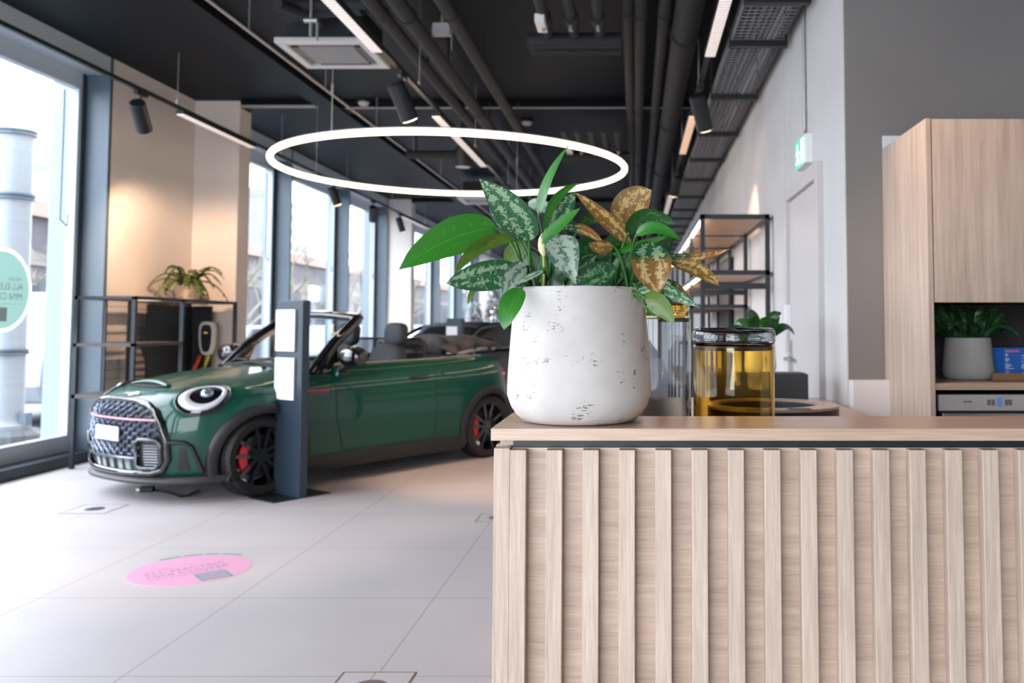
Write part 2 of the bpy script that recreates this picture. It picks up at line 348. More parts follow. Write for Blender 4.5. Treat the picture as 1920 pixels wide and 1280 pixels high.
# ---------------------------------------------------------------- ceiling services
def px_pipe(name, label, p0, p1, z, r, y1=30, extra=None, group='grey lagged pipes under the ceiling', y0=-1):
    a, b = at(*p0, Z=z), at(*p1, Z=z); x = (a.x+b.x)/2
    root = thing(name, label, 'pipe', (x, y0, z), group=group)
    MB().cyl((x, y0, z), (x, y1, z), r, n=20).build('pipe_run', M['duct'], root, smooth=50)
    for k in range(1, 7):
        y = y0+1.2+k*3.1+r*5; MB().cyl((x, y, z), (x, y+.05, z), r*1.14, n=20).build('joint_band', M['duct'], root, smooth=50)
    for k in range(2, 8):
        y = y0+2.0+k*2.4; MB().box(x-.008, x+.008, y, y+.02, z+r*.9, CZ).build('hanger_rod', M['black'], root)
    return root
px_pipe('ceiling_pipe', 'thick dark pipe, leftmost of the three slanting past the ceiling cassette', (718, 23), (876, 228), 3.72, .055)
px_pipe('ceiling_pipe', 'dark pipe, middle one of the three slanting past the ceiling cassette', (762, 20), (900, 220), 3.72, .062)
px_pipe('ceiling_pipe', 'dark pipe, rightmost of the three slanting past the ceiling cassette', (822, 0), (984, 255), 3.72, .055)
px_pipe('ceiling_pipe', 'slim straight dark pipe, leftmost of the four above the plant', (1175, 0), (1185, 340), 3.72, .042)
px_pipe('ceiling_pipe', 'dark pipe, second from left of the four above the plant', (1209, 0), (1192, 340), 3.72, .052)
px_pipe('ceiling_pipe', 'dark pipe between the thick duct and the slimmer straight pipes', (1255, 0), (1213, 340), 3.72, .050)
px_pipe('ceiling_pipe', 'thick dark lagged duct beside the light track and cable tray', (1302, 0), (1235, 330), 3.66, .105)

# conduit rail with hangers beside the soffit
o = MB(); x, z = -3.08, 3.68
o.tube([(x, -1, z), (x, 34, z)], .014, 8)
rl = thing('suspended_rail', 'long pale suspended rail running under the dark soffit beam', 'rail', (x, -1, z))
o.build('rail_run', M['rail'], rl, smooth=60)
for k in range(11): MB().tube([(x, 5.2+1.75*k, z), (x, 5.2+1.75*k, CZ)], .006, 6).build('hanger_rod', M['galv'], rl)
MB().tube([(x, 5.95, z), (x+.02, 5.95, z+.03), (x+.5, 5.98, z+.06), (x+.62, 5.98, z+.2)], .012, 8).build('branch_pipe', M['rail'], rl, smooth=60)

# ceiling cassette air conditioners
def cassette(loc, s, label):
    x, y, z = loc; t = thing('ceiling_air_conditioner', label, 'air conditioner', loc, group='ceiling cassettes')
    MB().box(x-s*.42, x+s*.42, y-s*.42, y+s*.42, z+.05, z+.32).build('housing', M['duct'], t, bevel=.01)
    p = MB(); a, b = s/2, s*.30
    for sg in (-1, 1):
        p.box(x-a, x+a, y+min(sg*a, sg*b*1.33), y+max(sg*a, sg*b*1.33), z, z+.05); p.box(x+min(sg*a, sg*b*1.33), x+max(sg*a, sg*b*1.33), y-b*1.33, y+b*1.33, z, z+.05)
    p.build('fascia', M['ac'], t, bevel=.012)
    g = MB(); g.box(x-b*1.02, x+b*1.02, y-b*1.02, y+b*1.02, z+.015, z+.03)
    for k in range(14):
        q = -b+2*b*(k+.5)/14; g.box(x-b, x+b, y+q-.008, y+q+.008, z+.004, z+.016)
    g.build('intake_grille', M['ac_grille'], t)
    for sg in (-1, 1):
        MB().box(x-b*.95, x+b*.95, y+sg*b*1.17-s*.035, y+sg*b*1.17+s*.035, z+.012, z+.045).build('air_flap', M['black'], t)
        MB().box(x+sg*b*1.17-s*.035, x+sg*b*1.17+s*.035, y-b*.95, y+b*.95, z+.012, z+.045).build('air_flap', M['black'], t)
    for sx in (-1, 1):
        for sy in (-1, 1): MB().cyl((x+sx*a*.7, y+sy*a*.7, z+.3), (x+sx*a*.7, y+sy*a*.7, CZ), .007, n=6).build('hanger_rod', M['galv'], t)
    return t
M['ac'] = mat('off_white_plastic', (.55, .54, .53), .5); M['ac_grille'] = mat('grey_grille', (.30, .30, .30), .6)
c = at(628, 106, Z=3.6); cassette((c.x, c.y, 3.6), .74, 'large square ceiling cassette at the upper left before the ring lamp')
c = at(905, 378, Z=3.6); cassette((c.x, c.y, 3.6), .80, 'small distant ceiling cassette seen under the ring lamp')
# refrigerant pipes and valve above the cassette
t = thing('refrigerant_pipework', 'dark lagged pipework with brass valves above the ceiling cassette', 'pipework', (-2.3, 6.0, 3.7))
q = MB()
for k, (a, b) in enumerate((((520, 12), (690, 8)), ((535, 32), (680, 18)), ((520, 8), (600, 44)))):
    A, B = at(*a, Z=3.78-.03*k), at(*b, Z=3.78-.03*k); q.tube([A, (A+B)/2+Vector((0, .05, .03)), B], .045, 12)
q.build('pipe_run', M['duct'], t, smooth=60)
q = MB(); A = at(583, 38, Z=3.66); q.cyl(A+Vector((0, 0, .35)), A, .012); q.cyl(A-Vector((.05, 0, 0)), A+Vector((.05, 0, 0)), .02); q.cyl(A, A-Vector((0, 0, .12)), .012); q.cyl(A+Vector((.05, 0, -.02)), A+Vector((.05, 0, -.16)), .01)
q.build('valve', M['galv'], t, smooth=40)

# distribution manifolds on the right of the ceiling
def manifold(x0, x1, yb, n, label, z=3.55):
    a, b = at(x0, yb, Z=z), at(x1, yb, Z=z); y = a.y
    t = thing('pipe_manifold', label, 'pipework', ((a.x+b.x)/2, y, z), group='pipe manifolds')
    q = MB(); q.tube([(a.x-.06, y, z), (b.x+.06, y, z)], .06, 14); q.tube([(a.x-.06, y+.16, z-.03), (b.x+.06, y+.16, z-.03)], .035, 12); q.build('header_pipe', M['duct'], t, smooth=60)
    for k in range(n):
        x = a.x+(b.x-a.x)*(k+.5)/n; q = MB(); q.tube([(x, y, z+.02), (x, y-.35, z+.05), (x, y-1.3, z+.06)], .042, 12); q.cyl((x, y-.30, z+.04), (x, y-.42, z+.045), .055)
        q.build('branch_pipe', M['duct'], t, smooth=60)
        MB().cyl((x, y-.40, z-.02), (x, y-.40, z-.06), .014, n=8).build('valve', M['galv'], t)
    MB().box(a.x+.05, a.x+.12, y-.55, y-.30, z-.04, z+.02).build('white_label', M['white'], t, bevel=.003)
manifold(1005, 1150, 76, 3, 'dark pipe manifold with white label near the top of the ceiling')
manifold(1060, 1172, 292, 5, 'dark pipe manifold with five branches behind the tall leaf')

# small ceiling devices
def smoke(px, py, label):
    p = at(px, py, Z=CZ-.03); t = thing('smoke_detector', label, 'smoke detector', (p.x, p.y, CZ-.07))
    MB().lathe([(.0, 0), (.05, .002), (.062, .02), (.065, .045)], (p.x, p.y, CZ-.07), 24).build('body', M['ac'], t, smooth=50)
    MB().lathe([(.09, 0), (.09, .03)], (p.x, p.y, CZ-.03), 24).build('mount_plate', M['black'], t)
smoke(988, 229, 'round smoke detector on the ceiling beside the ring lamp cable')
smoke(682, 192, 'pale smoke detector on the ceiling left of the light track')
for px, py, lb in ((829, 60, 'white ceiling sensor box between two slanting pipes'), (1218, 372, 'small white box on the ceiling far behind the plant')):
    p = at(px, py, Z=3.9); o = MB().box(p.x-.075, p.x+.075, p.y-.05, p.y+.05, p.z-.03, p.z+.07).build('sensor_box', M['white'], bevel=.006); tag(o, lb, 'sensor')
    MB().box(p.x-.09, p.x-.08, p.y-.01, p.y+.01, p.z-.16, p.z+.05).box(p.x+.08, p.x+.09, p.y-.01, p.y+.01, p.z-.16, p.z+.05).box(p.x-.01, p.x+.01, p.y-.01, p.y+.01, p.z+.07, CZ).build('bracket', M['galv'], o)
p = at(868, 300, Z=3.45); t = thing('ceiling_speaker', 'black cylinder speaker with arm hanging inside the ring lamp outline', 'speaker', (p.x, p.y, 3.36))
MB().lathe([(.10, 0), (.11, .02), (.11, .24), (.07, .27)], (p.x, p.y, 3.36), 28).build('body', M['black'], t, smooth=40)
MB().lathe([(.0, 0), (.092, 0), (.092, .004)], (p.x, p.y, 3.357), 28).build('grille', M['galv'], t)
MB().cyl((p.x-.08, p.y, 3.52), (p.x-.72, p.y, 3.52), .055).cyl((p.x, p.y, 3.6), (p.x, p.y, CZ), .03).cyl((p.x-.6, p.y, 3.55), (p.x-.6, p.y, CZ), .01).build('duct_arm', M['duct'], t, smooth=40)

# cable tray along the right wall
x0, x1, z = .645, .965, 3.2
t = thing('cable_tray', 'long black wire cable tray hung along the top of the right wall', 'cable tray', ((x0+x1)/2, 4, z))
q = MB()
for k in range(9): xx = x0+(x1-x0)*k/8; q.box(xx-.004, xx+.004, 2.5, 26, z, z+.008)
for xx in (x0, x1): q.box(xx-.006, xx+.006, 2.5, 26, z, z+.10)
y = 2.5
while y < 26: q.box(x0, x1, y-.004, y+.004, z-.006, z); y += .06
q.build('wire_mesh', M['tray'] if 'tray' in M else mat('zinc_wire', (.24, .24, .25), .5, metal=.3), t)
ys = [at(1420, yy, Z=z-.04).y for yy in (4, 86, 185, 254, 302, 339, 371, 395, 411)]; ys += [ys[-1]+1.25*(k+1) for k in range(6)]
for y in ys:
    q = MB(); q.box(x0-.03, x1+.03, y-.025, y+.025, z-.05, z-.008); q.box(x0-.03, x0-.02, y-.01, y+.01, z-.05, CZ); q.box(x1+.02, x1+.03, y-.01, y+.01, z-.05, CZ); q.build('hanger_bracket', M['black'], t)
q = MB()
for k in range(7): xx = x0+.04+.036*k; q.tube([(xx+.01*math.sin(1.7*j+k), 2.5+1.2*j, z+.018+.006*(k % 3)) for j in range(20)], .011, 6)
q.build('cable_bundle', M['cables'] if 'cables' in M else mat('dark_cables', (.05, .05, .055), .5), t, smooth=60)

# ---- light tracks
def track(name, label, x, z, y0, y1, hang=2.6, r=.018):
    t = thing(name, label, 'light track', (x, y0, z), group='ceiling light tracks')
    MB().box(x-r, x+r, y0, y1, z-.017, z+.017).build('track_rail', M['black'], t)
    k = y0+.6
    while k < y1:
        MB().cyl((x, k, z), (x, k, CZ), .004, n=6).build('hanger_wire', M['galv'], t); MB().cyl((x, k, z+.015), (x, k, z+.07), .012, n=8).build('hanger_clip', M['galv'], t); k += hang
    return t
def bar(x, z, y0, y1, label, m='led', wd=.04):
    t = thing('linear_light', label, 'lamp', (x, (y0+y1)/2, z-.07), group='linear lights in the tracks')
    MB().box(x-wd, x+wd, y0, y1, z-.055, z-.018).build('housing', M['black'], t); 
    q = MB(); q.box(x-wd*.9, x+wd*.9, y0+.01, y1-.01, z-.062, z-.055)
    q.build('diffuser', M[m], t)
    g = MB(); n = max(8, int((y1-y0)/.045))
    for k in range(1, n): yy = y0+(y1-y0)*k/n; g.box(x-wd*.9, x+wd*.9, yy-.003, yy+.003, z-.066, z-.060)
    g.build('louvre', M['ac'], t)
    return t
def spotlight(x, z, y, target, label, energy=60, size=55, sc=1.0, light=True):
    c = Vector((x, y, z-.17*sc)); d = (Vector(target)-c).normalized()
    t = thing('track_spotlight', label, 'spotlight', (x, y, z-.02), group='black track spotlights')
    q = MB(); q.box(x-.02, x+.02, y-.09, y+.09, z-.055, z-.017); q.cyl((x, y, z-.05), c, .010, n=8); q.build('mount', M['black'], t)
    a, b = c-d*.10*sc, c+d*.13*sc
    q = MB(); q.tube([a, a+d*.01, b], [.044*sc, .052*sc, .052*sc], 24); q.build('lamp_head', M['black'], t, smooth=40)
    q = MB(); q.cyl(b, b+d*.004, .046*sc, n=24); q.build('lens', M['bulb'], t)
    if light: spot(t, b+d*.03, target, energy, size)
    return t
track('light_track', 'black light track along the window side before the white piers', -4.55, 3.50, 5.5, 30)
track('light_track', 'black light track running past the ceiling cassette in the middle', -1.80, 3.30, 1.5, 30)
track('light_track', 'black light track between the thick duct and the cable tray', .535, 3.30, 1.5, 30)
bar(-4.55, 3.50, 8.75, 10.45, 'slim linear light in the window track in front of first pier')
bar(-4.55, 3.50, 17.2, 19.3, 'short linear light in the window track before the second pier')
bar(-1.80, 3.30, 4.1, 6.1, 'bright louvred linear light beside the ceiling cassette')
bar(-1.82, 3.30, 8.0, 10.6, 'linear light in the middle track crossing behind the ring lamp')
bar(.535, 3.30, 4.3, 6.2, 'long pinkish louvred linear light nearest along the cable tray')
bar(.535, 3.30, 8.0, 9.8, 'orange glowing linear light in the track by the cable tray', 'led_warm')
bar(.535, 3.30, 13.0, 15.2, 'far pale linear light in the track by the cable tray')
spotlight(-4.55, 3.50, 8.05, (-5.0, 10.1, 1.5), 'black spotlight nearest on the window track, before the cream wall', 230, 72, 1.35)
spotlight(-4.55, 3.50, 13.3, (-3.6, 14.6, 0), 'black spotlight on the window track behind the ring lamp left edge', 120, 70, 1.2)
spotlight(-4.55, 3.50, 15.3, (-5.0, 17, 1.5), 'dark spotlight on the window track at the second tall window', 60, 55, 1.3, False)
spotlight(-4.55, 3.50, 17.1, (-4.0, 19, .3), 'black spotlight on the window track just left of the second pier', 140, 70, 1.2)
spotlight(-4.55, 3.50, 21.2, (-4.2, 25, .3), 'far spotlight on the window track just right of second pier', 140, 70, 1.2)
spotlight(-1.80, 3.30, 6.75, (-.9, 8.2, .4), 'black spotlight on the middle track right of the ceiling cassette', 180, 70, 1.3)
spotlight(.535, 3.30, 7.1, (1.03, 8.0, 1.5), 'black spotlight on the right track against the cable tray', 60, 60, 1.3)
spotlight(.535, 3.30, 11.2, (-.2, 13, 0), 'small lit spotlight on the right track above the shelving', 120, 70, 1.1)
spotlight(.535, 3.30, 2.6, (.35, 1.95, 1.1), 'spotlight on the right track above the oak counter', 46, 62, 1.2)
spotlight(-1.80, 3.30, 2.6, (-3.1, 6.3, .3), 'spotlight on the middle track before the green car', 130, 60, 1.2)
spotlight(-1.80, 3.30, 12.2, (-2.2, 11.2, .2), 'far spotlight on the middle track over the black car', 160, 80, 1.2)
spotlight(.535, 3.30, 3.3, (1.7, 3.7, 1.2), 'added spotlight out of view on the right track, brightening the oak cabinet niche', 52, 70, 1.2)  # extra lamp out of view, added to brighten the cabinet niche

# ---- ring pendant
n_, f_ = at(815, 246, Z=3.05), at(905, 363, Z=3.05)
yc = (n_.y+f_.y)/2; rr = (f_.y-n_.y)/2; xc = at(815, 300, Z=3.05).x
q_ = [at(518, 290, Z=3.05), at(1124, 317, Z=3.05)]
xc = (q_[0].x+q_[1].x)/2+.02
t = thing('ring_pendant', 'large glowing ring pendant lamp hung over the green car', 'lamp', (xc, yc, 3.05))
q = MB(); q.tube([(xc+rr*math.cos(a), yc+rr*math.sin(a), 3.05) for a in np.linspace(0, 2*math.pi, 121)[:-1]], .030, 14, closed=True); q.build('glowing_ring', M['ring'], t, smooth=60)
q = MB(); q.tube([(xc+rr*math.cos(a), yc+rr*math.sin(a), 3.075) for a in np.linspace(0, 2*math.pi, 121)[:-1]], .017, 8, closed=True); q.build('ring_profile', M['white'], t, smooth=60)
for px, py in ((618, 246), (980, 362), (574, 331)):
    p = at(px, py, Z=3.08); a = math.atan2(p.y-yc, p.x-xc); P = (xc+rr*math.cos(a), yc+rr*math.sin(a), 3.09)
    MB().cyl(P, (P[0], P[1], CZ), .005, n=6).build('suspension_wire', M['galv'], t); MB().cyl((P[0], P[1], 3.42), (P[0], P[1], 3.52), .012, n=8).build('wire_grip', M['galv'], t)
# ================================================================ OUTSIDE THE WINDOWS
M['paving'] = mat('pale_paving', (.15, .16, .175), .8, var=.1, vscale=.8)
struct(MB().box(-70, XG-.13, -40, 160, -.25, -.10).build('ground_outside', M['paving'], origin=(-20, 20, -.1)))
M['brown_facade'] = mat('brown_cladding', (.040, .033, .040), .7, var=.25, vscale=.6)
M['pink_roof'] = mat('pinkish_roof_edge', (.24, .125, .105), .7)
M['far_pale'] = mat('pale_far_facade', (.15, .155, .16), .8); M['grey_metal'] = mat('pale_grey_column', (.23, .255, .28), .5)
t = thing('brick_building', 'long low brown building with pinkish roof edge across the street', 'building', (-26, 30, -.1))
MB().box(-34, -26, 8, 140, -.1, 6.0).build('wall', M['brown_facade'], t)
MB().box(-34.4, -25.6, 8, 140, 6.0, 6.7).build('roof', M['pink_roof'], t)
q = MB()
for k in range(30): q.box(-26.02, -25.95, 11+k*4.2, 13.4+k*4.2, 1.2, 3.4)
q.build('window_row', mat('dim_window', (.04, .045, .055), .7, spec=.1), t); t.children[-1]['kind'] = 'stuff'
MB().box(-25.98, -25.9, 8, 140, 3.9, 4.4).build('signboard', mat('beige_band', (.11, .095, .085), .7), t)
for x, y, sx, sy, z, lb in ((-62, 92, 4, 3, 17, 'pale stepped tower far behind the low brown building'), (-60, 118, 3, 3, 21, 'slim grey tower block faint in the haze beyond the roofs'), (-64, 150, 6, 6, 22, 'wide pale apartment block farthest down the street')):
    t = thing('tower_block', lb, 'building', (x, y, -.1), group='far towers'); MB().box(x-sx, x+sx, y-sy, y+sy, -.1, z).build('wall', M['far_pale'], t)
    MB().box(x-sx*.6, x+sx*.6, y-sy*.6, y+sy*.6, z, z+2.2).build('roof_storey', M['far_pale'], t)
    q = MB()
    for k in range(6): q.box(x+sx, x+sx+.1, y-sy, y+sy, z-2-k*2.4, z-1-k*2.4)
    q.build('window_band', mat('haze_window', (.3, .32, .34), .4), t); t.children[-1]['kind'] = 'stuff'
# pale ringed column on a plinth beside the first window
cx, cy = -7.75, 10.05
c = at(8, 800, Z=.25); cx, cy = c.x, c.y
t = thing('street_column', 'pale round ringed metal column on a stone plinth outside first window', 'column', (cx, cy, -.1))
MB().lathe([(.36, -.1), (.36, .17), (.30, .22)], (cx, cy, 0), 8).build('plinth', mat('plinth_stone', (.10, .11, .12), .8), t)
MB().lathe([(.24, .22), (.24, .27), (.19, .30), (.175, .34), (.175, 3.42)], (cx, cy, 0), 32).build('shaft', M['grey_metal'], t, smooth=40)
for z in (1.05, 2.72, 3.42): MB().lathe([(.17, z-.03), (.205, z-.03), (.205, z-.008), (.19, z), (.205, z+.008), (.205, z+.03), (.17, z+.03)], (cx, cy, 0), 32).build('ring_band', mat('band_steel', (.08, .11, .14), .4), t, smooth=40)
MB().box(cx+.17, cx+.26, cy-.05, cy+.05, .27, .40).build('junction_box', mat('box_grey', (.10, .13, .17), .5), t)
# white van parked behind the column
c = at(66, 780, Z=-.1); vx, vy = -8.95, 14.4
t = thing('van', 'white van parked outside behind the pale column', 'van', (vx, vy, -.1))
prof = [(-2.4, .35), (2.2, .35), (2.35, .6), (2.3, 1.0), (1.5, 1.15), (.75, 1.85), (.3, 1.95), (-2.3, 1.95), (-2.45, 1.7)]
M['van'] = mat('white_car_paint', (.26, .28, .31), .4, coat=.2)
MB().prism([(a, b-.1) for a, b in prof], (vx-.9, vy, 0), (0, -1, 0), (0, 0, 1), (1.8, 0, 0)).build('body', M['van'], t, bevel=.06)
for y0, y1 in ((-1.35, -.62), (-.52, .4)): MB().prism([(-y0, 1.15), (-y1, 1.15), (-y1, 1.68), (-y0, 1.68)], (vx+.90, vy, 0), (0, 1, 0), (0, 0, 1), (.012, 0, 0)).build('side_window', mat('van_glass', (.10, .12, .15), .2), t)
for yy in (-1.5, 1.45):
    MB().tube([(vx+.66, vy+yy, .22), (vx+.92, vy+yy, .22)], .33, 24).build('wheel', M['rubber'], t, smooth=40)
for yy in (-.6, .5): MB().box(vx+.9, vx+.925, vy+yy, vy+yy+.18, .93, .97).build('door_handle', mat('handle_grey', (.2, .24, .28), .4), t)
# parked cars further along
def street_car(x, y, col, lb):
    t = thing('parked_car', lb, 'car', (x, y, -.1), group='cars parked along the street')
    p = [(-2, .25), (2, .25), (2.1, .6), (1.9, .82), (1.0, .95), (.4, 1.4), (-1.0, 1.42), (-1.7, .98), (-2.1, .9), (-2.1, .5)]
    MB().prism([(a, b-.1) for a, b in p], (x-.85, y, 0), (0, -1, 0), (0, 0, 1), (1.7, 0, 0)).build('body', col, t, bevel=.08)
    MB().prism([(.85, .88), (.4, 1.24), (-.9, 1.26), (-1.45, .90)], (x+.85, y, 0), (0, -1, 0), (0, 0, 1), (.012, 0, 0)).build('side_window', mat('car_glass', (.1, .13, .17), .1), t)
    for yy in (-1.3, 1.3): MB().tube([(x+.64, y+yy, .21), (x+.87, y+yy, .21)], .31, 20).build('wheel', M['rubber'], t, smooth=40)
street_car(-9.5, 20.5, mat('pale_blue_paint', (.14, .19, .28), .25, coat=.4), 'pale blue parked car seen low through the window behind the pier')
street_car(-9.5, 27.5, M['van'], 'white parked car seen through the tall window behind the headrests')
street_car(-9.5, 35.5, M['van'], 'farthest white parked car outside the windows')
# bare trees
M['bark'] = mat('pale_winter_bark', (.16, .15, .13), .9); M['twig'] = mat('pale_twigs', (.20, .19, .155), .9)
def bare_tree(x, y, h, seed, lb):
    rnd = random.Random(seed); t = thing('bare_tree', lb, 'tree', (x, y, -.1), group='leafless street trees')
    tr = MB(); br = MB()
    tr.tube([(x, y, -.1), (x+.05, y, h*.3), (x, y+.05, h*.55)], [.11, .08, .05], 8)
    def go(p, d, l, r, k):
        q = p+d*l; br.tube([p, (p+q)/2+Vector((rnd.uniform(-.05, .05)*l, rnd.uniform(-.05, .05)*l, 0)), q], [r, r*.8, r*.55], 4, caps=False)
        if k == 0: return
        for _ in range(3 if k > 1 else 4):
            e = (d+Vector((rnd.uniform(-.8, .8), rnd.uniform(-.8, .8), rnd.uniform(-.2, .55)))).normalized(); go(p+d*l*rnd.uniform(.5, 1), e, l*.68, r*.55, k-1)
    for k in range(6):
        a = k*1.05+rnd.random(); go(Vector((x, y, h*(.22+.06*k))), Vector((math.cos(a)*.8, math.sin(a)*.8, .75)).normalized(), h*.26, .07, 3)
    tr.build('trunk', M['bark'], t, smooth=60); br.build('branches', M['twig'], t)
for x, y, h, s, lb in ((-14, 24.0, 4.6, 1, 'bare winter tree seen through the first window behind the pier'), (-13, 29.5, 5.0, 2, 'bare winter tree filling the window left of ring lamp wire'), (-13, 33.5, 4.7, 3, 'bare winter tree behind the windscreen of the green car'),
                       (-13, 40.5, 5.0, 4, 'bare winter tree in the tall window before second pier'), (-13, 49, 4.8, 5, 'bare winter tree in the far windows past second pier'), (-15, 20, 4.2, 6, 'bare bushy tree beside the pale street column')):
    bare_tree(x, y, h, s, lb)
def film(name, col):                              # thin vinyl, the daylight behind it shines through
    m = mat(name, col, .5); n = m.node_tree; t = n.nodes.new('ShaderNodeBsdfTranslucent'); t.inputs[0].default_value = (*col, 1); x = n.nodes.new('ShaderNodeMixShader'); x.inputs[0].default_value = .75
    n.links.new(n.nodes['Principled BSDF'].outputs[0], x.inputs[1]); n.links.new(t.outputs[0], x.inputs[2]); n.links.new(x.outputs[0], n.nodes['Material Output'].inputs[0]); return m
# round green sticker on the first window pane
c = at(5, 543, X=XG+.006)
t = thing('window_sticker', 'round green sticker with mirrored lettering on the first window pane', 'sticker', (XG+.006, c.y, c.z))
M['st_green'] = film('green_vinyl', (.15, .24, .205)); M['st_pale'] = film('pale_pink_vinyl', (.42, .36, .37)); M['st_white'] = film('white_vinyl', (.75, .75, .75))
rr_ = .345
def ring_pts(r): return [(XG+.006, c.y+r*math.cos(a), c.z+r*math.sin(a)) for a in np.linspace(0, 2*math.pi, 65)[:-1]]
q = MB(); q.add(ring_pts(rr_+.03)+ring_pts(rr_), [(i, (i+1) % 64, 64+(i+1) % 64, 64+i) for i in range(64)]); q.build('white_rim', M['st_white'], t)
q = MB(); q.add(ring_pts(rr_), [tuple(range(64))]); q.build('green_disc', M['st_green'], t)
q = MB(); X = XG+.0085
put_text(q, 'THE NEW', .042, (X, c.y+.245, c.z+.085), (0, -1, 0), (0, 0, 1)); put_text(q, 'ALL-ELECTRIC', .086, (X, c.y+.255, c.z+.005), (0, -1, 0), (0, 0, 1)); put_text(q, 'MINI COOPER', .086, (X, c.y+.255, c.z-.085), (0, -1, 0), (0, 0, 1))
q.build('lettering', M['st_pale'], t)
MB().add([(X, c.y-.25, c.z-.128), (X, c.y+.21, c.z-.128), (X, c.y+.21, c.z-.122), (X, c.y-.25, c.z-.122)], [(0, 1, 2, 3)]).build('rule_line', M['st_white'], t)
q = MB(); q.add([(X, c.y-.13, c.z-.28), (X, c.y+.06, c.z-.28), (X, c.y+.06, c.z-.155), (X, c.y-.13, c.z-.155)], [(0, 1, 2, 3)]); q.build('plain_panel', M['st_pale'], t)
# lit sign panel out in the street, seen above the windscreen
p = at(588, 552, X=-11.0); t = thing('street_sign', 'white lit street sign with blue edge seen through window above windscreen', 'sign', (p.x, p.y, -.1))
MB().box(p.x-.05, p.x+.05, p.y-.35, p.y+.45, p.z-.25, p.z+.30).build('white_face', M['st_white'], t, bevel=.03)
MB().box(p.x-.05, p.x+.052, p.y+.46, p.y+.66, p.z-.25, p.z+.28).build('blue_edge', mat('blue_edge', (.04, .08, .5), .4), t, bevel=.03)
MB().cyl((p.x, p.y, -.1), (p.x, p.y, p.z-.2), .06).build('post', M['grey_metal'], t)
# ================================================================ THE GREEN CONVERTIBLE (x forward, y to its left, z up)
def interp(x, tab):
    a = np.array(tab, float); o = np.argsort(a[:, 0]); a = a[o]; n = len(a)
    t = np.gradient(a[:, 1], a[:, 0]); x = np.clip(x, a[0, 0], a[-1, 0]); i = np.clip(np.searchsorted(a[:, 0], x)-1, 0, n-2)
    h = a[i+1, 0]-a[i, 0]; s = (x-a[i, 0])/h
    return a[i, 1]*(1+2*s)*(1-s)**2+h*t[i]*s*(1-s)**2+a[i+1, 1]*s*s*(3-2*s)+h*t[i+1]*s*s*(s-1)
def smax(a, b, k): h = np.clip(.5-.5*(b-a)/k, 0, 1); return b+(a-b)*h+k*h*(1-h)
AX, WR = 1.2475, .312
T_NOSE = [(.1, 1.90), (.2, 1.97), (.3, 2.0), (.45, 2.01), (.58, 2.0), (.68, 1.975), (.76, 1.92), (.83, 1.83), (.9, 1.72), (1.1, 1.5)]
T_TAIL = [(.1, -1.70), (.3, -1.80), (.5, -1.85), (.75, -1.83), (.95, -1.76), (1.1, -1.66)]
T_W = [(.1, .80), (.22, .835), (.4, .855), (.58, .868), (.72, .862), (.85, .835), (.95, .79), (1.03, .745), (1.2, .68)]
T_TOP = [(2.1, .60), (2.0, .69), (1.93, .755), (1.85, .805), (1.7, .868), (1.5, .918), (1.2, .962), (.9, .992), (.7, 1.008), (.5, 1.015), (0, 1.02), (-.6, 1.03), (-1.2, 1.04), (-1.55, 1.02), (-1.75, .97), (-1.86, .88)]
def body_base(x, y, z):
    ay = np.abs(y); W = interp(z, T_W); xn = interp(z, T_NOSE); xt = interp(z, T_TAIL)
    u = np.clip((x-1.0)/(xn-1.0), 0, None); v = np.clip((-.95-x)/(-.95-xt), 0, None)
    g = (u**2.7+v**3.2+(ay/W)**2.7)**(1/2.7)-1
    top = z-(interp(x, T_TOP)-np.where(x > .55, 1, .25)*.085*(ay/.72)**2.4)
    f = smax(g*.72, top, .05)
    return smax(f, (.185-z)+.0*x, .04)
def body_cut(x, y, z):
    f = body_base(x, y, z)
    cab = np.maximum(np.maximum(np.abs(x+.25)-.86, np.abs(y)-.655), .45-z)
    f = np.maximum(f, -cab)
    for s in (-1, 1):
        w = np.sqrt((x-s*AX)**2+(z-WR)**2)-.350
        f = np.maximum(f, -np.maximum(w, .50-np.abs(y)))
    return f
def march(o, d, fn=body_base, t0=0., t1=2.5, n=1500):   # first crossing along a line
    t = np.linspace(t0, t1, n); P = np.array(o, float)[None]+t[:, None]*np.array(d, float)[None]
    f = fn(P[:, 0], P[:, 1], P[:, 2]); i = np.nonzero(f < 0)[0]
    if len(i) == 0 or i[0] == 0: return None
    i = i[0]; s = f[i-1]/(f[i-1]-f[i]); return P[i-1]+(P[i]-P[i-1])*s
def normal(p, fn=body_base, e=.004):
    p = np.array(p, float); g = np.array([fn(*[np.array([c]) for c in (p+np.eye(3)[k]*e)])[0]-fn(*[np.array([c]) for c in (p-np.eye(3)[k]*e)])[0] for k in range(3)])
    return g/np.linalg.norm(g)
def nose(y, z, off=0.):
    p = march((2.6, y, z), (-1, 0, 0), t1=1.8); n = normal(p); return p+n*off
def side(x, z, off=0., s=1):
    p = march((x, 1.2, z), (0, -1, 0), t1=.9); n = normal(p); p = p+n*off; return np.array([p[0], p[1]*s, p[2]])
def topp(x, y, off=0.):
    p = march((x, y, 1.5), (0, 0, -1), t1=1.2); n = normal(p); return p+n*off
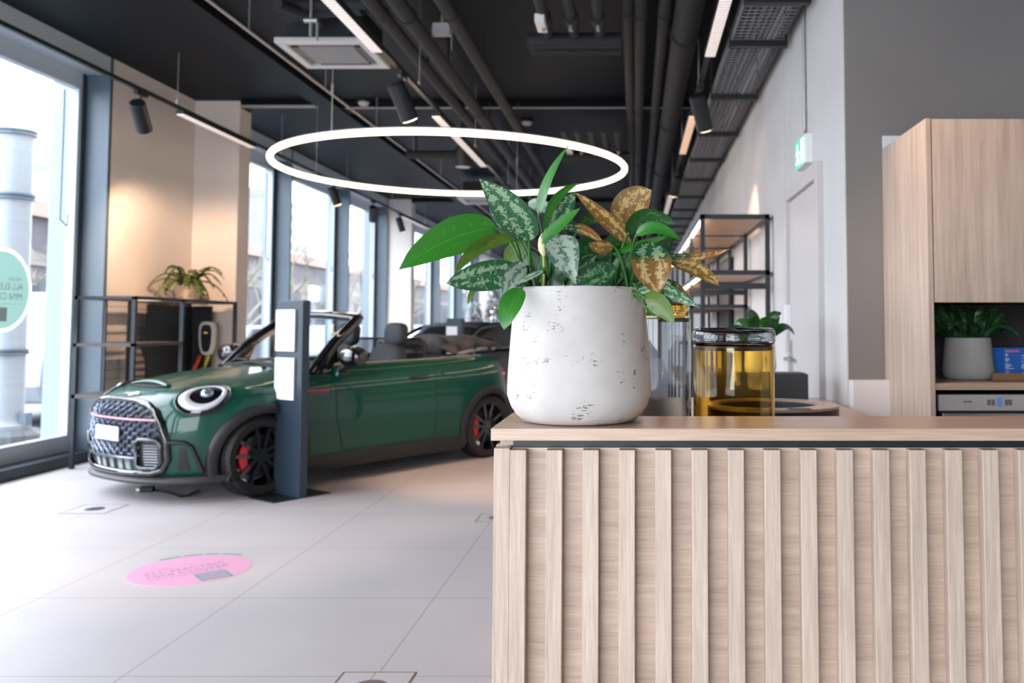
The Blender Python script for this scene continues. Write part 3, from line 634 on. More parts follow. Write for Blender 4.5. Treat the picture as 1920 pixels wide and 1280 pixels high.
def surface_net(fn, lo, hi, h):
    ax = [np.arange(lo[k], hi[k]+h, h) for k in range(3)]; X, Y, Z = np.meshgrid(*ax, indexing='ij')
    V = fn(X, Y, Z); S = V < 0; nx, ny, nz = V.shape
    acc = np.zeros((nx-1, ny-1, nz-1, 3)); cnt = np.zeros((nx-1, ny-1, nz-1)); G = np.stack([X, Y, Z], -1)
    cells = lambda i, j, k: (slice(i, nx-1+i), slice(j, ny-1+j), slice(k, nz-1+k))
    for a in range(3):
        for b in range(4):
            o = [0, 0, 0]; others = [q for q in range(3) if q != a]; o[others[0]] = b & 1; o[others[1]] = b >> 1; o2 = list(o); o2[a] = 1
            c0, c1 = cells(*o), cells(*o2); v0, v1 = V[c0], V[c1]; m = (S[c0] != S[c1]); d = v0-v1; d = np.where(np.abs(d) < 1e-12, 1e-12, d)
            t = np.clip(v0/d, 0, 1)[..., None]; acc += np.where(m[..., None], G[c0]+(G[c1]-G[c0])*t, 0); cnt += m
    idx = -np.ones(cnt.shape, int); act = cnt > 0; idx[act] = np.arange(act.sum()); P = acc[act]/cnt[act][:, None]
    quads = []
    for a in range(3):
        b, c = (a+1) % 3, (a+2) % 3
        s0 = [slice(None)]*3; s1 = [slice(None)]*3; s0[a] = slice(0, -1); s1[a] = slice(1, None)
        ch = np.argwhere(S[tuple(s0)] != S[tuple(s1)])
        ok = (ch[:, b] > 0) & (ch[:, c] > 0) & (ch[:, b] < cnt.shape[b]) & (ch[:, c] < cnt.shape[c]) & (ch[:, a] < cnt.shape[a]); ch = ch[ok]
        fl = S[tuple(s0)][tuple(ch.T)]
        q = []
        for db, dc in ((1, 1), (0, 1), (0, 0), (1, 0)):
            e = ch.copy(); e[:, b] -= db; e[:, c] -= dc; q.append(idx[tuple(e.T)])
        q = np.stack(q, 1); q[~fl] = q[~fl][:, ::-1]; quads.append(q)
    Q = np.concatenate(quads)
    for it in range(4):                            # settle the vertices on the surface
        e = .003; f0 = fn(P[:, 0], P[:, 1], P[:, 2])
        g = np.stack([(fn(*(P+np.eye(3)[k]*e).T)-fn(*(P-np.eye(3)[k]*e).T))/(2*e) for k in range(3)], 1)
        P = P-np.clip(f0/np.maximum((g**2).sum(1), .05), -.02, .02)[:, None]*g
    return P, Q
M['paint'] = mat('racing_green_paint', (.0, .054, .036), .40, coat=.6, spec=.2)
M['clad'] = mat('grey_black_cladding', (.015, .015, .018), .5)
M['chrome'] = mat('bright_trim', (.55, .50, .44), .15, metal=1)
M['interior'] = mat('dark_interior', (.015, .016, .019), .7)
M['seat'] = mat('charcoal_seat', (.035, .04, .05), .6, bump=.15, bscale=120)
M['softtop'] = mat('brown_grey_softtop', (.075, .060, .062), .85, var=.2, vscale=9)
M['black_paint'] = mat('black_car_paint', (.006, .006, .008), .15, coat=1)
M['caliper'] = mat('red_caliper', (.50, .01, .015), .35, coat=.5)
M['red'] = mat('red_trim', (.55, .03, .05), .35); M['tail'] = mat('red_tail_lens', (.45, .015, .03), .1, coat=1)
M['lamp_white'] = mat('headlamp_white', (.52, .54, .60), .12, coat=1); M['lamp_glass'] = mat('projector_lens', (.25, .30, .36), .05, metal=.6, coat=1)
M['silver'] = mat('fin_silver', (.38, .40, .43), .35, metal=.7); M['graphite'] = mat('graphite_grille', (.13, .16, .22), .2, metal=.7, coat=.6)
M['disc'] = mat('dark_brake_disc', (.06, .06, .065), .4, metal=.8)
M['tinted'] = pane('tinted_windscreen', (.72, .78, .80)); M['mesh'] = None
def see_through(name, col, a):
    m = bpy.data.materials.new(name); m.use_nodes = True; n = m.node_tree; b = n.nodes['Principled BSDF']; b.inputs['Base Color'].default_value = (*col, 1); b.inputs['Roughness'].default_value = .8
    t = n.nodes.new('ShaderNodeBsdfTransparent'); mx = n.nodes.new('ShaderNodeMixShader'); mx.inputs[0].default_value = a
    n.links.new(t.outputs[0], mx.inputs[1]); n.links.new(b.outputs[0], mx.inputs[2]); n.links.new(mx.outputs[0], n.nodes['Material Output'].inputs[0]); return m
M['mesh'] = see_through('wind_deflector_net', (.02, .025, .03), .7)

BP, BQ = surface_net(body_cut, (-1.95, -.95, .10), (2.12, .95, 1.14), .019)
BC = BP[BQ].mean(1)
bx, by, bz = BC[:, 0], np.abs(BC[:, 1]), BC[:, 2]
in_cab = (np.abs(bx+.25) < .864) & (by < .659) & (bz > .44) & (body_base(bx, BC[:, 1], bz) < -.012)
in_arch = np.zeros(len(BC), bool)
for s in (-1, 1): in_arch |= (np.hypot(bx-s*AX, bz-WR) < .358) & (by < .80) & (body_base(bx, BC[:, 1], bz) < -.012)
under = (bz < .20) & ~in_arch
hood = (bx > .70) & (bz > .70) & (body_base(bx, BC[:, 1], bz) > -.01) & ((by < .70)) & ((bz > .80) | (by < .62)) & ~in_arch & (bx < 1.93)
bump = (bx > 1.35) & ~hood & ~in_arch & ~under & ~in_cab & (bz < .72)
door = (bx < .60) & (bx > -.50) & (by > .60) & (bz > .27) & ~in_cab & ~under
rearq = (bx < -1.35) & (bz < .72) & ~in_arch & ~under
REGION = np.full(len(BC), 0); REGION[hood] = 1; REGION[bump] = 2; REGION[door & (BC[:, 1] > 0)] = 3; REGION[door & (BC[:, 1] < 0)] = 4
REGION[rearq] = 5; REGION[in_cab] = 6; REGION[in_arch | under] = 7
def car_shell(root, paint):
    for r, nm, m in ((0, 'body_shell', paint), (1, 'bonnet', paint), (2, 'front_bumper', paint), (3, 'door', paint), (4, 'door', paint), (5, 'rear_bumper', paint), (6, 'cabin_lining', M['interior']), (7, 'underbody', M['rubber'])):
        q = BQ[REGION == r]; u, inv = np.unique(q, return_inverse=True); mb = MB(); mb.add(BP[u].tolist(), inv.reshape(q.shape).tolist()); o = mb.build(nm, m, root, local=True, smooth=52)
def seam(mb, pts, r=.0035): mb.tube(pts, r, 6)
def wheel_mb():
    t = MB(); w = .105; prof = [(.235, -w*.86), (.285, -w), (.303, -w*.86), (.312, -w*.55), (.312, w*.55), (.303, w*.86), (.285, w), (.235, w*.86)]
    t2 = MB(); t2.lathe(prof, n=64, caps=False)
    t.add([(a, c, b) for a, b, c in t2.v], t2.f)
    for k in range(48):                            # tread blocks
        a = 2*math.pi*k/48
        for yy, sh in ((-.055, 0), (0, .5), (.055, 0)):
            aa = a+sh*2*math.pi/48; c = (math.cos(aa)*.313, yy, math.sin(aa)*.313)
            t.obox(c, (-math.sin(aa)*.013, 0, math.cos(aa)*.013), (0, .021, 0), (math.cos(aa)*.004, 0, math.sin(aa)*.004))
    return t
def rim_mb():
    r = MB(); q = MB(); q.lathe([(.205, -.07), (.225, -.085), (.238, -.088), (.238, .088), (.226, .086), (.215, .06), (.205, .0)], n=56, caps=False); r.add([(a, c, b) for a, b, c in q.v], q.f)
    for k in range(5):
        a = 2*math.pi*k/5+.35
        for s in (-1, 1):                          # paired spokes
            d = np.array([math.cos(a), math.sin(a)]); n = np.array([-d[1], d[0]]); 
            P = [d*.035+n*s*.020, d*.10+n*s*.030, d*.16+n*s*.042, d*.228+n*s*.062]; yy = [.060, .066, .066, .070]
            for (p0, y0), (p1, y1) in zip(zip(P[:-1], yy[:-1]), zip(P[1:], yy[1:])):
                vs = [(p[0]+n[0]*o, y+dy, p[1]+n[1]*o) for p, y in ((p0, y0), (p1, y1)) for o in (-.013, .013) for dy in (-.022, .008)]
                r.add(vs, [(0,1,3,2), (4,6,7,5), (0,4,5,1), (2,3,7,6), (1,5,7,3), (0,2,6,4)])
    r.cyl((0, .03, 0), (0, .066, 0), .058, n=24)
    return r
WT, WRM = wheel_mb(), rim_mb()
def wheel(root, x, y, s, cal=True):
    e = bpy.data.objects.new('wheel', None); COL.objects.link(e); e.parent = root; e.location = (x, y, WR); e.rotation_euler = (0, 0, 0 if s > 0 else math.pi); e.empty_display_size = .05; ORIG[e.name] = Vector((0, 0, 0))
    WT.build('tyre', M['rubber'], e, local=True, smooth=35); WRM.build('rim', M['gloss_black'], e, local=True, smooth=30)
    q = MB(); q.cyl((0, .012, 0), (0, .024, 0), .165, n=40); q.build('brake_disc', M['disc'], e, local=True, smooth=40)
    if cal:
        q = MB(); sgn = -1
        arc = [(math.cos(a)*r, math.sin(a)*r) for r, aa in ((.178, np.linspace(2.55, 3.75, 9)), (.112, np.linspace(3.75, 2.55, 9))) for a in aa]
        if s > 0: arc = [(-a, b) for a, b in arc]
        q.prism(arc, (0, .0, 0), (1, 0, 0), (0, 0, 1), (0, .052, 0)); q.build('brake_caliper', M['caliper'], e, local=True, bevel=.006)
    q = MB(); q.cyl((0, .064, 0), (0, .072, 0), .030, n=20); q.build('hub_cap', M['red'] if False else M['gloss_black'], e, local=True)
    return e
def arch_ring(x, s):
    mb = MB(); ang = np.linspace(R(-22), R(202), 49); prof = [(.338, -.05), (.338, .018), (.352, .026), (.398, .024), (.412, .012), (.414, -.05)]; b = []
    for a in ang:
        for (r, o) in prof:
            px_, pz = x+math.cos(a)*r, max(WR+math.sin(a)*r, .165); zz = max(pz, .22)
            sd = march((px_, 1.2, zz), (0, -1, 0), t1=.9); yb = sd[1] if sd is not None else .80
            yb = max(yb, .76-.0*abs(px_-x)); b.append((px_, s*(yb+o), pz))
    n = len(prof); fs = [(i*n+j, i*n+j+1, (i+1)*n+j+1, (i+1)*n+j) for i in range(len(ang)-1) for j in range(n-1)]
    mb.add(b, fs); return mb
def patch(outline, off, place, depth=.02, res=None):   # closed outline (a,b) laid on the bodywork through place(a,b,off), with an edge
    n = len(outline); ca = sum(p[0] for p in outline)/n; cb = sum(p[1] for p in outline)/n
    vs = []; rings = 5
    for k in range(rings, 0, -1):
        for a, b in outline: vs.append(place(ca+(a-ca)*k/rings, cb+(b-cb)*k/rings, off))
    vs.append(place(ca, cb, off)); fs = []
    for k in range(rings-1):
        for i in range(n): fs.append((k*n+i, k*n+(i+1) % n, (k+1)*n+(i+1) % n, (k+1)*n+i))
    for i in range(n): fs.append(((rings-1)*n+i, (rings-1)*n+(i+1) % n, rings*n))
    b0 = len(vs)
    for a, b in outline: vs.append(place(a, b, off-depth))
    for i in range(n): fs.append((i, b0+i, b0+(i+1) % n, (i+1) % n))
    m = MB(); m.add([tuple(v) for v in vs], fs); return m

CAR = thing('convertible_car', 'glossy dark green convertible car with its roof folded down', 'car', (-2.877, 8.505, 0), R(-125.05))
car_shell(CAR, M['paint'])
for sx in (-1, 1):
    for sy in (-1, 1): wheel(CAR, sx*AX, sy*.745, sy)
for sx in (-1, 1):
    for sy in (-1, 1): arch_ring(sx*AX, sy).build('wheel_arch_trim', M['clad'], CAR, local=True, smooth=45)
# sills
for s in (-1, 1):
    q = MB(); vs = []; fs = []; xs = np.linspace(-.90, .90, 25)
    for x in xs:
        for z, o in ((.13, -.05), (.135, .0), (.16, .016), (.235, .02), (.262, .008), (.266, -.02)): p = side(x, max(z, .23), o, s); vs.append((p[0], p[1], z))
    n = 6; fs = [(i*n+j, i*n+j+1, (i+1)*n+j+1, (i+1)*n+j) for i in range(len(xs)-1) for j in range(n-1)]
    q.add(vs, fs); q.build('side_sill', M['clad'], CAR, local=True, smooth=40)
# shut lines
def sl(pts): 
    q = MB(); seam(q, pts); return q
for s in (-1, 1):
    pts = [side(.60-.10*max(0, (.55-z)/.3), z, .0005, s) for z in np.linspace(.98, .28, 18)]+[side(x, .275, .0005, s) for x in np.linspace(.48, -.42, 14)]+[side(-.50-.03*math.sin((z-.28)*2), z, .0005, s) for z in np.linspace(.29, .985, 18)]
    sl(pts).build('door_gap', M['rubber'], CAR, local=True)
    sl([side(x, .80-.02*(x-.7)**2, .0005, s) for x in np.linspace(.72, 1.60, 24)]).build('bonnet_gap', M['rubber'], CAR, local=True)
    q = MB(); q.tube([np.array(topp(x, s*.700, .004)) for x in np.linspace(.62, -1.10, 30)]+[np.array(topp(-1.2, s*.665, .004)), np.array(topp(-1.32, s*.56, .004))], .010, 8); q.build('waist_trim', M['chrome'], CAR, local=True, smooth=60)
    # door handle
    q = MB(); P = [side(x, .845, .022, s) for x in (-.40, -.36, -.28, -.22)]; q.tube([side(-.415, .842, .0, s)]+P+[side(-.205, .842, .0, s)], .013, 10); q.build('door_handle', M['gloss_black'], CAR, local=True, smooth=60)
    # side scuttle with red stripe
    o = patch([(.66, .755), (.90, .765), (.905, .80), (.66, .805)], .006, lambda a, b, o: side(a, b, o, s)).build('side_scuttle', M['gloss_black'], CAR, local=True)
    patch([(.67, .788), (.90, .786), (.90, .799), (.67, .802)], .010, lambda a, b, o: side(a, b, o, s)).build('red_stripe', M['red'], o, local=True)
    # tail lamp
    def tl(a, b, o):
        d = np.array([.86, -.5, 0.]); p = np.array([-1.66, .66, b])-d*.8+np.array([.5, .86, 0])*a; h = march(p, d, t1=1.6); h = h+normal(h)*o; return np.array([h[0], h[1]*s, h[2]])
    patch([(.075*math.cos(a), .80+.11*math.sin(a)) for a in np.linspace(0, 2*math.pi, 25)[:-1]], .012, tl).build('tail_lamp', M['tail'], CAR, local=True, smooth=50)
    # mirror
    P0 = np.array(side(.50, .955, .0, s)); e = MB(); e.tube([P0, P0+np.array([.0, s*.06, .03]), P0+np.array([.0, s*.10, .06])], [.035, .026, .022], 12, flat=1.3); e.build('mirror_stalk', M['clad'], CAR, local=True, smooth=60)
    q = MB(); c = P0+np.array([.0, s*.155, .115]); vs = []; nu, nv = 14, 24
    for i in range(nu+1):
        ph = -math.pi/2+math.pi*i/nu
        for j in range(nv):
            t = 2*math.pi*j/nv; sg = lambda v, p: math.copysign(abs(v)**p, v)
            vs.append((c[0]+.085*sg(math.cos(ph), .7)*sg(math.cos(t), .75), c[1]+.140*sg(math.cos(ph), .7)*sg(math.sin(t), .75), c[2]+.088*sg(math.sin(ph), .8)))
    q.add(vs, [(i*nv+j, i*nv+(j+1) % nv, (i+1)*nv+(j+1) % nv, (i+1)*nv+j) for i in range(nu) for j in range(nv)]); q.build('door_mirror', M['gloss_black'], CAR, local=True, smooth=60)
sl([topp(1.86-.5*(y/.75)**2, y, .0005) for y in np.linspace(-.62, .62, 31)]).build('bonnet_gap', M['rubber'], CAR, local=True)
# bonnet scoop, badge, washer jets
o = patch([(1.725+.040*math.sin(a), .235*math.cos(a)) for a in np.linspace(0, 2*math.pi, 33)[:-1]], .008, lambda a, b, o: topp(a, b, o)).build('bonnet_scoop', M['rubber'], CAR, local=True, smooth=50)
q = MB(); q.tube([topp(1.69-.035*math.cos(t*math.pi/2)+.02, .275*t, .010) for t in np.linspace(-1, 1, 25)], [.010+.014*(1-abs(t)**2) for t in np.linspace(-1, 1, 25)], 10, flat=2.2); q.build('scoop_lip', M['paint'], o, local=True, smooth=60)
q = MB(); c = topp(1.855, 0, .004); 
o = patch([(1.855+.018*math.sin(a), .052*math.cos(a)) for a in np.linspace(0, 2*math.pi, 25)[:-1]], .008, lambda a, b, o: topp(a, b, o)).build('winged_badge', M['silver'], CAR, local=True)
w_ = MB()
for s in (-1, 1):
    for k in range(3): w_.tube([topp(1.855-.008*k, s*.04, .009), topp(1.855-.010*k, s*(.115-.012*k), .009)], .0035, 6)
w_.build('badge_wing', M['chrome'], o, local=True)
for s in (-1, 1): q = MB(); q.obox(topp(.95, s*.34, .008), (.015, 0, 0), (0, .012, 0), (0, 0, .007)); q.build('washer_jet', M['rubber'], CAR, local=True)
# headlamps
def headlamp(s):
    c = np.array(HL_C); n = normal(c); up = np.array([0, 0, 1.])-n*n[2]; up /= np.linalg.norm(up); rt = np.cross(up, n)
    if rt[0] > 0: rt = -rt
    ph_ = R(24); rt, up = rt*math.cos(ph_)+up*math.sin(ph_), up*math.cos(ph_)-rt*math.sin(ph_)
    def pl(a, b, o):
        p0 = c+rt*a+up*b+n*.35; p = march(p0, -n, t1=.8); 
        if p is None: p = c+rt*a+up*b
        p = p+n*o; return np.array([p[0], p[1]*s, p[2]])
    el = lambda ra, rb, m=40, ca=0, cb=0: [(ca+ra*math.cos(a), cb+rb*math.sin(a)) for a in np.linspace(0, 2*math.pi, m+1)[:-1]]
    h = patch(el(HL_A, HL_B), .006, pl).build('headlamp', M['gloss_black'], CAR, local=True, smooth=50)
    q = MB(); q.tube([pl(a, b, .008) for a, b in el(HL_A*1.0, HL_B*1.0)], .010, 8, closed=True); q.build('headlamp_bezel', M['gloss_black'], h, local=True, smooth=60)
    q = MB(); n_ = 48; A = [pl(a, b, .014) for a, b in el(HL_A*.88, HL_B*.88, n_)]; B = [pl(a, b, .016) for a, b in el(HL_A*.60, HL_B*.62, n_, .022, -.004)]
    q.add(A+B, [(i, (i+1) % n_, n_+(i+1) % n_, n_+i) for i in range(n_)]); q.build('daylight_ring', M['lamp_white'], h, local=True, smooth=60, solid=.006)
    q = MB(); cc = pl(.03, .0, .010); m2 = n*np.array([1, s, 1]); vs = []
    for r, o in ((.046, 0), (.044, .012), (.034, .022), (.018, .029), (0.001, .031)):
        for k in range(24): a = 2*math.pi*k/24; p = rt*np.array([1, s, 1])*math.cos(a)*r+up*np.array([1, s, 1])*math.sin(a)*r; vs.append(cc+p+m2*o)
    q.add(vs, [(i*24+j, i*24+(j+1) % 24, (i+1)*24+(j+1) % 24, (i+1)*24+j) for i in range(4) for j in range(24)]); q.build('projector_lens', M['lamp_glass'], h, local=True, smooth=60)
def car_hit(px, py):                               # where the sight line through a photo point meets the bodywork, in car coordinates
    q_ = Matrix.Rotation(-R(-125.05), 3, 'Z'); o = q_ @ (Vector((0, 0, EYE))-Vector((-2.877, 8.505, 0))); d = q_ @ ray(px, py).normalized()
    return march(o, d, t0=5., t1=10., n=4000)
HL_C = car_hit(381, 741); HL_A, HL_B = .195, .145
print('HL', HL_C, 'scoop', car_hit(277, 725), 'badge', car_hit(238, 741))
for s in (1, -1): headlamp(s)
# grille
half = [(0, .752), (.22, .748), (.38, .728), (.47, .69), (.535, .60), (.575, .47), (.578, .34), (.54, .262), (.46, .238), (.25, .232), (0, .23)]
outl = half+[(-a, b) for a, b in reversed(half[1:-1])]
g = patch(outl, .004, nose).build('grille', M['rubber'], CAR, local=True, smooth=50)
q = MB(); dense = []
for i in range(len(outl)):
    a, b = np.array(outl[i]), np.array(outl[(i+1) % len(outl)]); dense += [a+(b-a)*t for t in (0, .33, .66)]
q.tube([nose(a, b, .012) for a, b in dense], .026, 10, closed=True); q.build('grille_surround', M['gloss_black'], g, local=True, smooth=60)
def inside(p, poly):
    c = False; n = len(poly)
    for i in range(n):
        a, b = poly[i], poly[i-1]
        if (a[1] > p[1]) != (b[1] > p[1]) and p[0] < (b[0]-a[0])*(p[1]-a[1])/(b[1]-a[1])+a[0]: c = not c
    return c
q = MB(); dz, dy = .031, .094; row = 0; z = .37
while z < .745:
    y = -.60+(row % 2)*dy/2
    while y < .60:
        if inside((y*1.05, z+(.014 if z > .5 else -.014)), outl) and not (z < .48 and abs(y) > .34):
            hx_ = [(y+a*dy*.46, z+b*dz*.86) for a, b in ((-1, 0), (-.45, 1), (.45, 1), (1, 0), (.45, -1), (-.45, -1))]
            q.tube([nose(a, b, .013) for a, b in hx_], .0062, 4, closed=True)
        y += dy
    z += dz; row += 1
q.build('honeycomb_mesh', M['graphite'], g, local=True)
q = MB(); q.tube([nose(y, .625, .022) for y in np.linspace(-.52, .52, 25)], .008, 8); q.build('red_strip', mat('pale_red_strip', (.60, .30, .36), .3), g, local=True, smooth=60)
for s in (-1, 1):
    q = MB(); box_ = [(s*.36, .30), (s*.36, .46), (s*.39, .485), (s*.52, .485), (s*.545, .45), (s*.545, .32), (s*.50, .275), (s*.40, .275)]
    q.tube([nose(a, b, .022) for a, b in box_], .017, 8, closed=True); dct = q.build('brake_duct', M['gloss_black'], g, local=True, smooth=60)
    q = MB()
    for k in range(8): q.tube([nose(s*.42, .30+.02*k, .014), nose(s*.52, .30+.02*k, .014)], .004, 4)
    q.build('duct_fins', M['silver'], dct, local=True)
q = MB()
for y0 in (-.20, -.10, .02, .14, .23):
    for k in range(7): q.tube([nose(y0, .262+.012*k, .012), nose(y0+.055, .262+.012*k, .012)], .0032, 4)
q.build('radiator_fins', M['silver'], g, local=True)
q = MB(); q.tube([nose(y, .345, .018) for y in np.linspace(-.36, .36, 15)], .010, 6); q.build('lower_bar', M['graphite'], g, local=True, smooth=60)
c = np.array(nose(.02, .515, .032)); q = MB(); q.obox(c, (.006, 0, 0), (0, .175, 0), (0, 0, .052)); q.build('number_plate', M['paper'], CAR, local=True, bevel=.004)
# splitter and corner air curtains
q = MB(); vs = []; th = np.linspace(-1, 1, 41)
for t in th:
    y = .86*math.sin(t*1.45); p = march((2.6, y*.97, .27), (-1, 0, 0), t1=2.2); x = p[0] if p is not None else 1.4; x = max(x, 1.52)
    for dx, z in ((-.14, .165), (.028, .158), (.034, .175), (.01, .205), (-.14, .22)): vs.append((x+dx*(1 if abs(t) < .8 else .7), y*1.01, z))
q.add(vs, [(i*5+j, i*5+j+1, (i+1)*5+j+1, (i+1)*5+j) for i in range(40) for j in range(4)]); q.build('front_splitter', M['clad'], CAR, local=True, smooth=50)
for s in (-1, 1):
    pl = lambda a, b, o: np.array(nose(a*s, b, o))
    v = patch([(.612, .25), (.635, .41), (.655, .425), (.672, .41), (.672, .25)], .004, pl).build('air_curtain', M['rubber'], CAR, local=True)
    q = MB(); q.tube([pl(.565, .462, .010), pl(.62, .466, .012), pl(.665, .46, .012), pl(.692, .43, .012), pl(.705, .36, .012), pl(.715, .24, .012)], .017, 8, flat=1.3); q.build('curtain_frame', M['clad'], v, local=True, smooth=60)
# windscreen frame
XB, XT_ = .74, .155; ZT = 1.405
pill = {}
for s in (-1, 1):
    a = np.array(topp(XB, s*.69)); b = np.array([XT_+.01, s*.555, ZT-.01]); pill[s] = (a, b)
fr = MB()
for s in (-1, 1):
    a, b = pill[s]; fr.tube([a-np.array([0, 0, .03]), a+(b-a)*.5+np.array([.02, s*.012, .012]), b, b+np.array([-.03, -s*.03, .012])], [.058, .050, .048, .036], 12)
    q = MB(); q.add([topp(.62, s*.69), topp(.46, s*.69), a+(b-a)*.46+np.array([-.04, 0, 0]), a+(b-a)*.5], [(0, 1, 2, 3)]); q.build('quarter_panel', M['gloss_black'], CAR, local=True, solid=.02)
hd = [(pill[-1][1]+np.array([-.01, 0, .005])), np.array([XT_+.055, -.3, ZT+.020]), np.array([XT_+.075, 0, ZT+.028]), np.array([XT_+.055, .3, ZT+.020]), pill[1][1]+np.array([-.01, 0, .005])]
fr.tube(hd, .038, 12, flat=1.8); fr.build('windscreen_frame', M['gloss_black'], CAR, local=True, smooth=60)
q = MB(); nu, nv = 17, 7; vs = []
for i in range(nu):
    t = -1+2*i/(nu-1)
    lo = np.array([XB+.07*(1-t*t), t*.68, topp(XB, t*.68)[2]]); hi = np.array([XT_+.07*(1-t*t), t*.55, ZT-.01+.02*(1-t*t)])
    for j in range(nv): r_ = j/(nv-1); vs.append(lo+(hi-lo)*r_+np.array([.03, 0, .02])*math.sin(math.pi*r_))
q.add(vs, [(i*nv+j, i*nv+j+1, (i+1)*nv+j+1, (i+1)*nv+j) for i in range(nu-1) for j in range(nv-1)]); q.build('windscreen', M['tinted'], CAR, local=True, smooth=60)
q = MB(); q.tube([topp(XB+.05, -.55, .012), topp(XB+.09, 0, .014), topp(XB+.06, .5, .012)], .018, 8, flat=2); q.build('cowl_panel', M['clad'], CAR, local=True, smooth=60)
for y0, y1 in ((.45, -.1), (-.1, -.62)): q = MB(); q.tube([topp(XB+.08, y0, .025), topp(XB+.02, (y0+y1)/2, .045), topp(XB-.01, y1, .03)], .009, 6); q.build('wiper', M['rubber'], CAR, local=True)
# interior
q = MB(); q.obox((.45, 0, .93), (.14, 0, -.02), (0, .64, 0), (.01, 0, .07)); q.build('dashboard', M['interior'], CAR, local=True, bevel=.03)
q = MB(); q.tube([(.28+.06*math.sin(a)*.5, .34+.185*math.cos(a), .90+.17*math.sin(a)) for a in np.linspace(0, 2*math.pi, 33)[:-1]], .016, 8, closed=True); q.cyl((.30, .34, .90), (.42, .34, .90), .05); q.tube([(.28, .16, .90), (.29, .52, .90)], .018, 8); q.tube([(.28, .34, .90), (.26, .34, .74)], .018, 8); q.build('steering_wheel', M['interior'], CAR, local=True, smooth=60)
def cushion(c, sx, sy, sz, tilt=0, p=.55):
    m = MB(); vs = []; nu, nv = 16, 28; sg = lambda v, e: math.copysign(abs(v)**e, v)
    for i in range(nu+1):
        ph = -math.pi/2+math.pi*i/nu
        for j in range(nv):
            t = 2*math.pi*j/nv; x = sx*sg(math.cos(ph), p)*sg(math.cos(t), p); y = sy*sg(math.cos(ph), p)*sg(math.sin(t), p); z = sz*sg(math.sin(ph), p)
            vs.append((c[0]+x-z*math.sin(tilt), c[1]+y, c[2]+z*math.cos(tilt)+x*math.sin(tilt)))
    return m.add(vs, [(i*nv+j, i*nv+(j+1) % nv, (i+1)*nv+(j+1) % nv, (i+1)*nv+j) for i in range(nu) for j in range(nv)])
for y in (.36, -.36):
    st = cushion((.02, y, .56), .26, .24, .10).build('seat', M['seat'], CAR, local=True, smooth=60)
    cushion((-.30, y, .83), .085, .235, .33, .25).build('backrest', M['seat'], st, local=True, smooth=60)
    cushion((-.44, y, 1.245), .062, .135, .115, .12).build('headrest', M['seat'], st, local=True, smooth=60)
    q = MB(); 
    for d_ in (-.06, .06): q.cyl((-.405, y+d_, 1.05), (-.43, y+d_, 1.20), .011, n=10)
    q.build('headrest_post', M['steel'], st, local=True, smooth=60)
for y in (.33, -.33):
    st = cushion((-.95, y, .80), .09, .27, .24, .2).build('rear_seat', M['seat'], CAR, local=True, smooth=60)
    cushion((-1.00, y, 1.115), .062, .12, .10, .15).build('headrest', M['seat'], st, local=True, smooth=60)
# wind deflector net
d_ = [(-.60, y, z) for y, z in ((-.60, .98), (-.60, 1.14), (-.53, 1.20), (.53, 1.20), (.60, 1.14), (.60, .98))]
q = MB(); q.tube(d_, .012, 8); q.tube([(-.60, 0, .98), (-.60, 0, 1.20)], .008, 6); wd = q.build('wind_deflector', M['rubber'], CAR, local=True, smooth=60)
q = MB(); q.add(d_, [tuple(range(6))]); q.build('net', M['mesh'], wd, local=True)
# folded soft top
q = MB(); vs = []; xs = np.linspace(0, 1, 21); n = 25
sec = lambda t: (-.93-.76*t, 1.125+.080*math.sin(min(1, t*1.6)*math.pi/2)+.018*math.sin(t*16)-.10*max(0, t-.72)**1.0)
for t in xs:
    X_, Z_ = sec(t); hw = .64-.10*t
    for j in range(n):
        v = -1+2*j/(n-1); vs.append((X_-.02*v*v, hw*v, Z_-.085*abs(v)**3+.006*math.sin(9*v+6*t)))
q.add(vs, [(i*n+j, i*n+j+1, (i+1)*n+j+1, (i+1)*n+j) for i in range(20) for j in range(n-1)]); sf = q.build('folded_soft_top', M['softtop'], CAR, local=True, smooth=60, solid=.03)
for k, (t, zz) in enumerate(((.15, -.035), (.45, -.055), (.75, -.07))):
    q = MB(); X_, Z_ = sec(t); q.tube([(X_+.05, -.64, Z_-.12), (X_, -.60, Z_-.02+zz), (X_-.05, 0, Z_+zz), (X_, .60, Z_-.02+zz), (X_+.05, .64, Z_-.12)], .022, 8); q.build('roof_bow', M['rubber'], sf, local=True, smooth=60)
for s in (-1, 1): q = MB(); q.tube([(-.98, s*.66, 1.045), (-1.3, s*.62, 1.085), (-1.62, s*.52, 1.09)], .022, 8); q.build('roof_linkage', M['silver'], sf, local=True, smooth=60)
# ================================================================ SHOWROOM THINGS
# black car behind: same bodywork in black with its fabric roof closed
BL = thing('black_car', 'black car with closed roof parked behind the green convertible', 'car', (-2.62, 13.15, 0), R(-121))
skip = ('folded_soft_top', 'wind_deflector', 'windscreen_frame', 'rear_seat', 'windscreen', 'seat')
def recolour(o):
    if o.data and M['paint'].name in [m.name for m in o.data.materials]:
        o.data = o.data.copy(); o.data.materials[0] = M['black_paint']
    for c in o.children: recolour(c)
for ch in list(CAR.children):
    if ch.name.split('.')[0] in skip: continue
    dup(ch, parent=BL)
for c in BL.children: recolour(c)
q = MB(); vs = []; st = [(.74, .99, .69), (.45, 1.20, .63), (.18, 1.325, .575), (-.2, 1.372, .56), (-.7, 1.365, .56), (-1.1, 1.29, .565), (-1.40, 1.12, .60), (-1.52, 1.02, .62)]
n = 21
for X_, Z_, hw in st:
    for j in range(n): v = -1+2*j/(n-1); vs.append((X_+.05*(1-v*v), hw*v, Z_-.045*abs(v)**4))
fs = [(i*n+j, i*n+j+1, (i+1)*n+j+1, (i+1)*n+j) for i in range(len(st)-1) for j in range(n-1)]
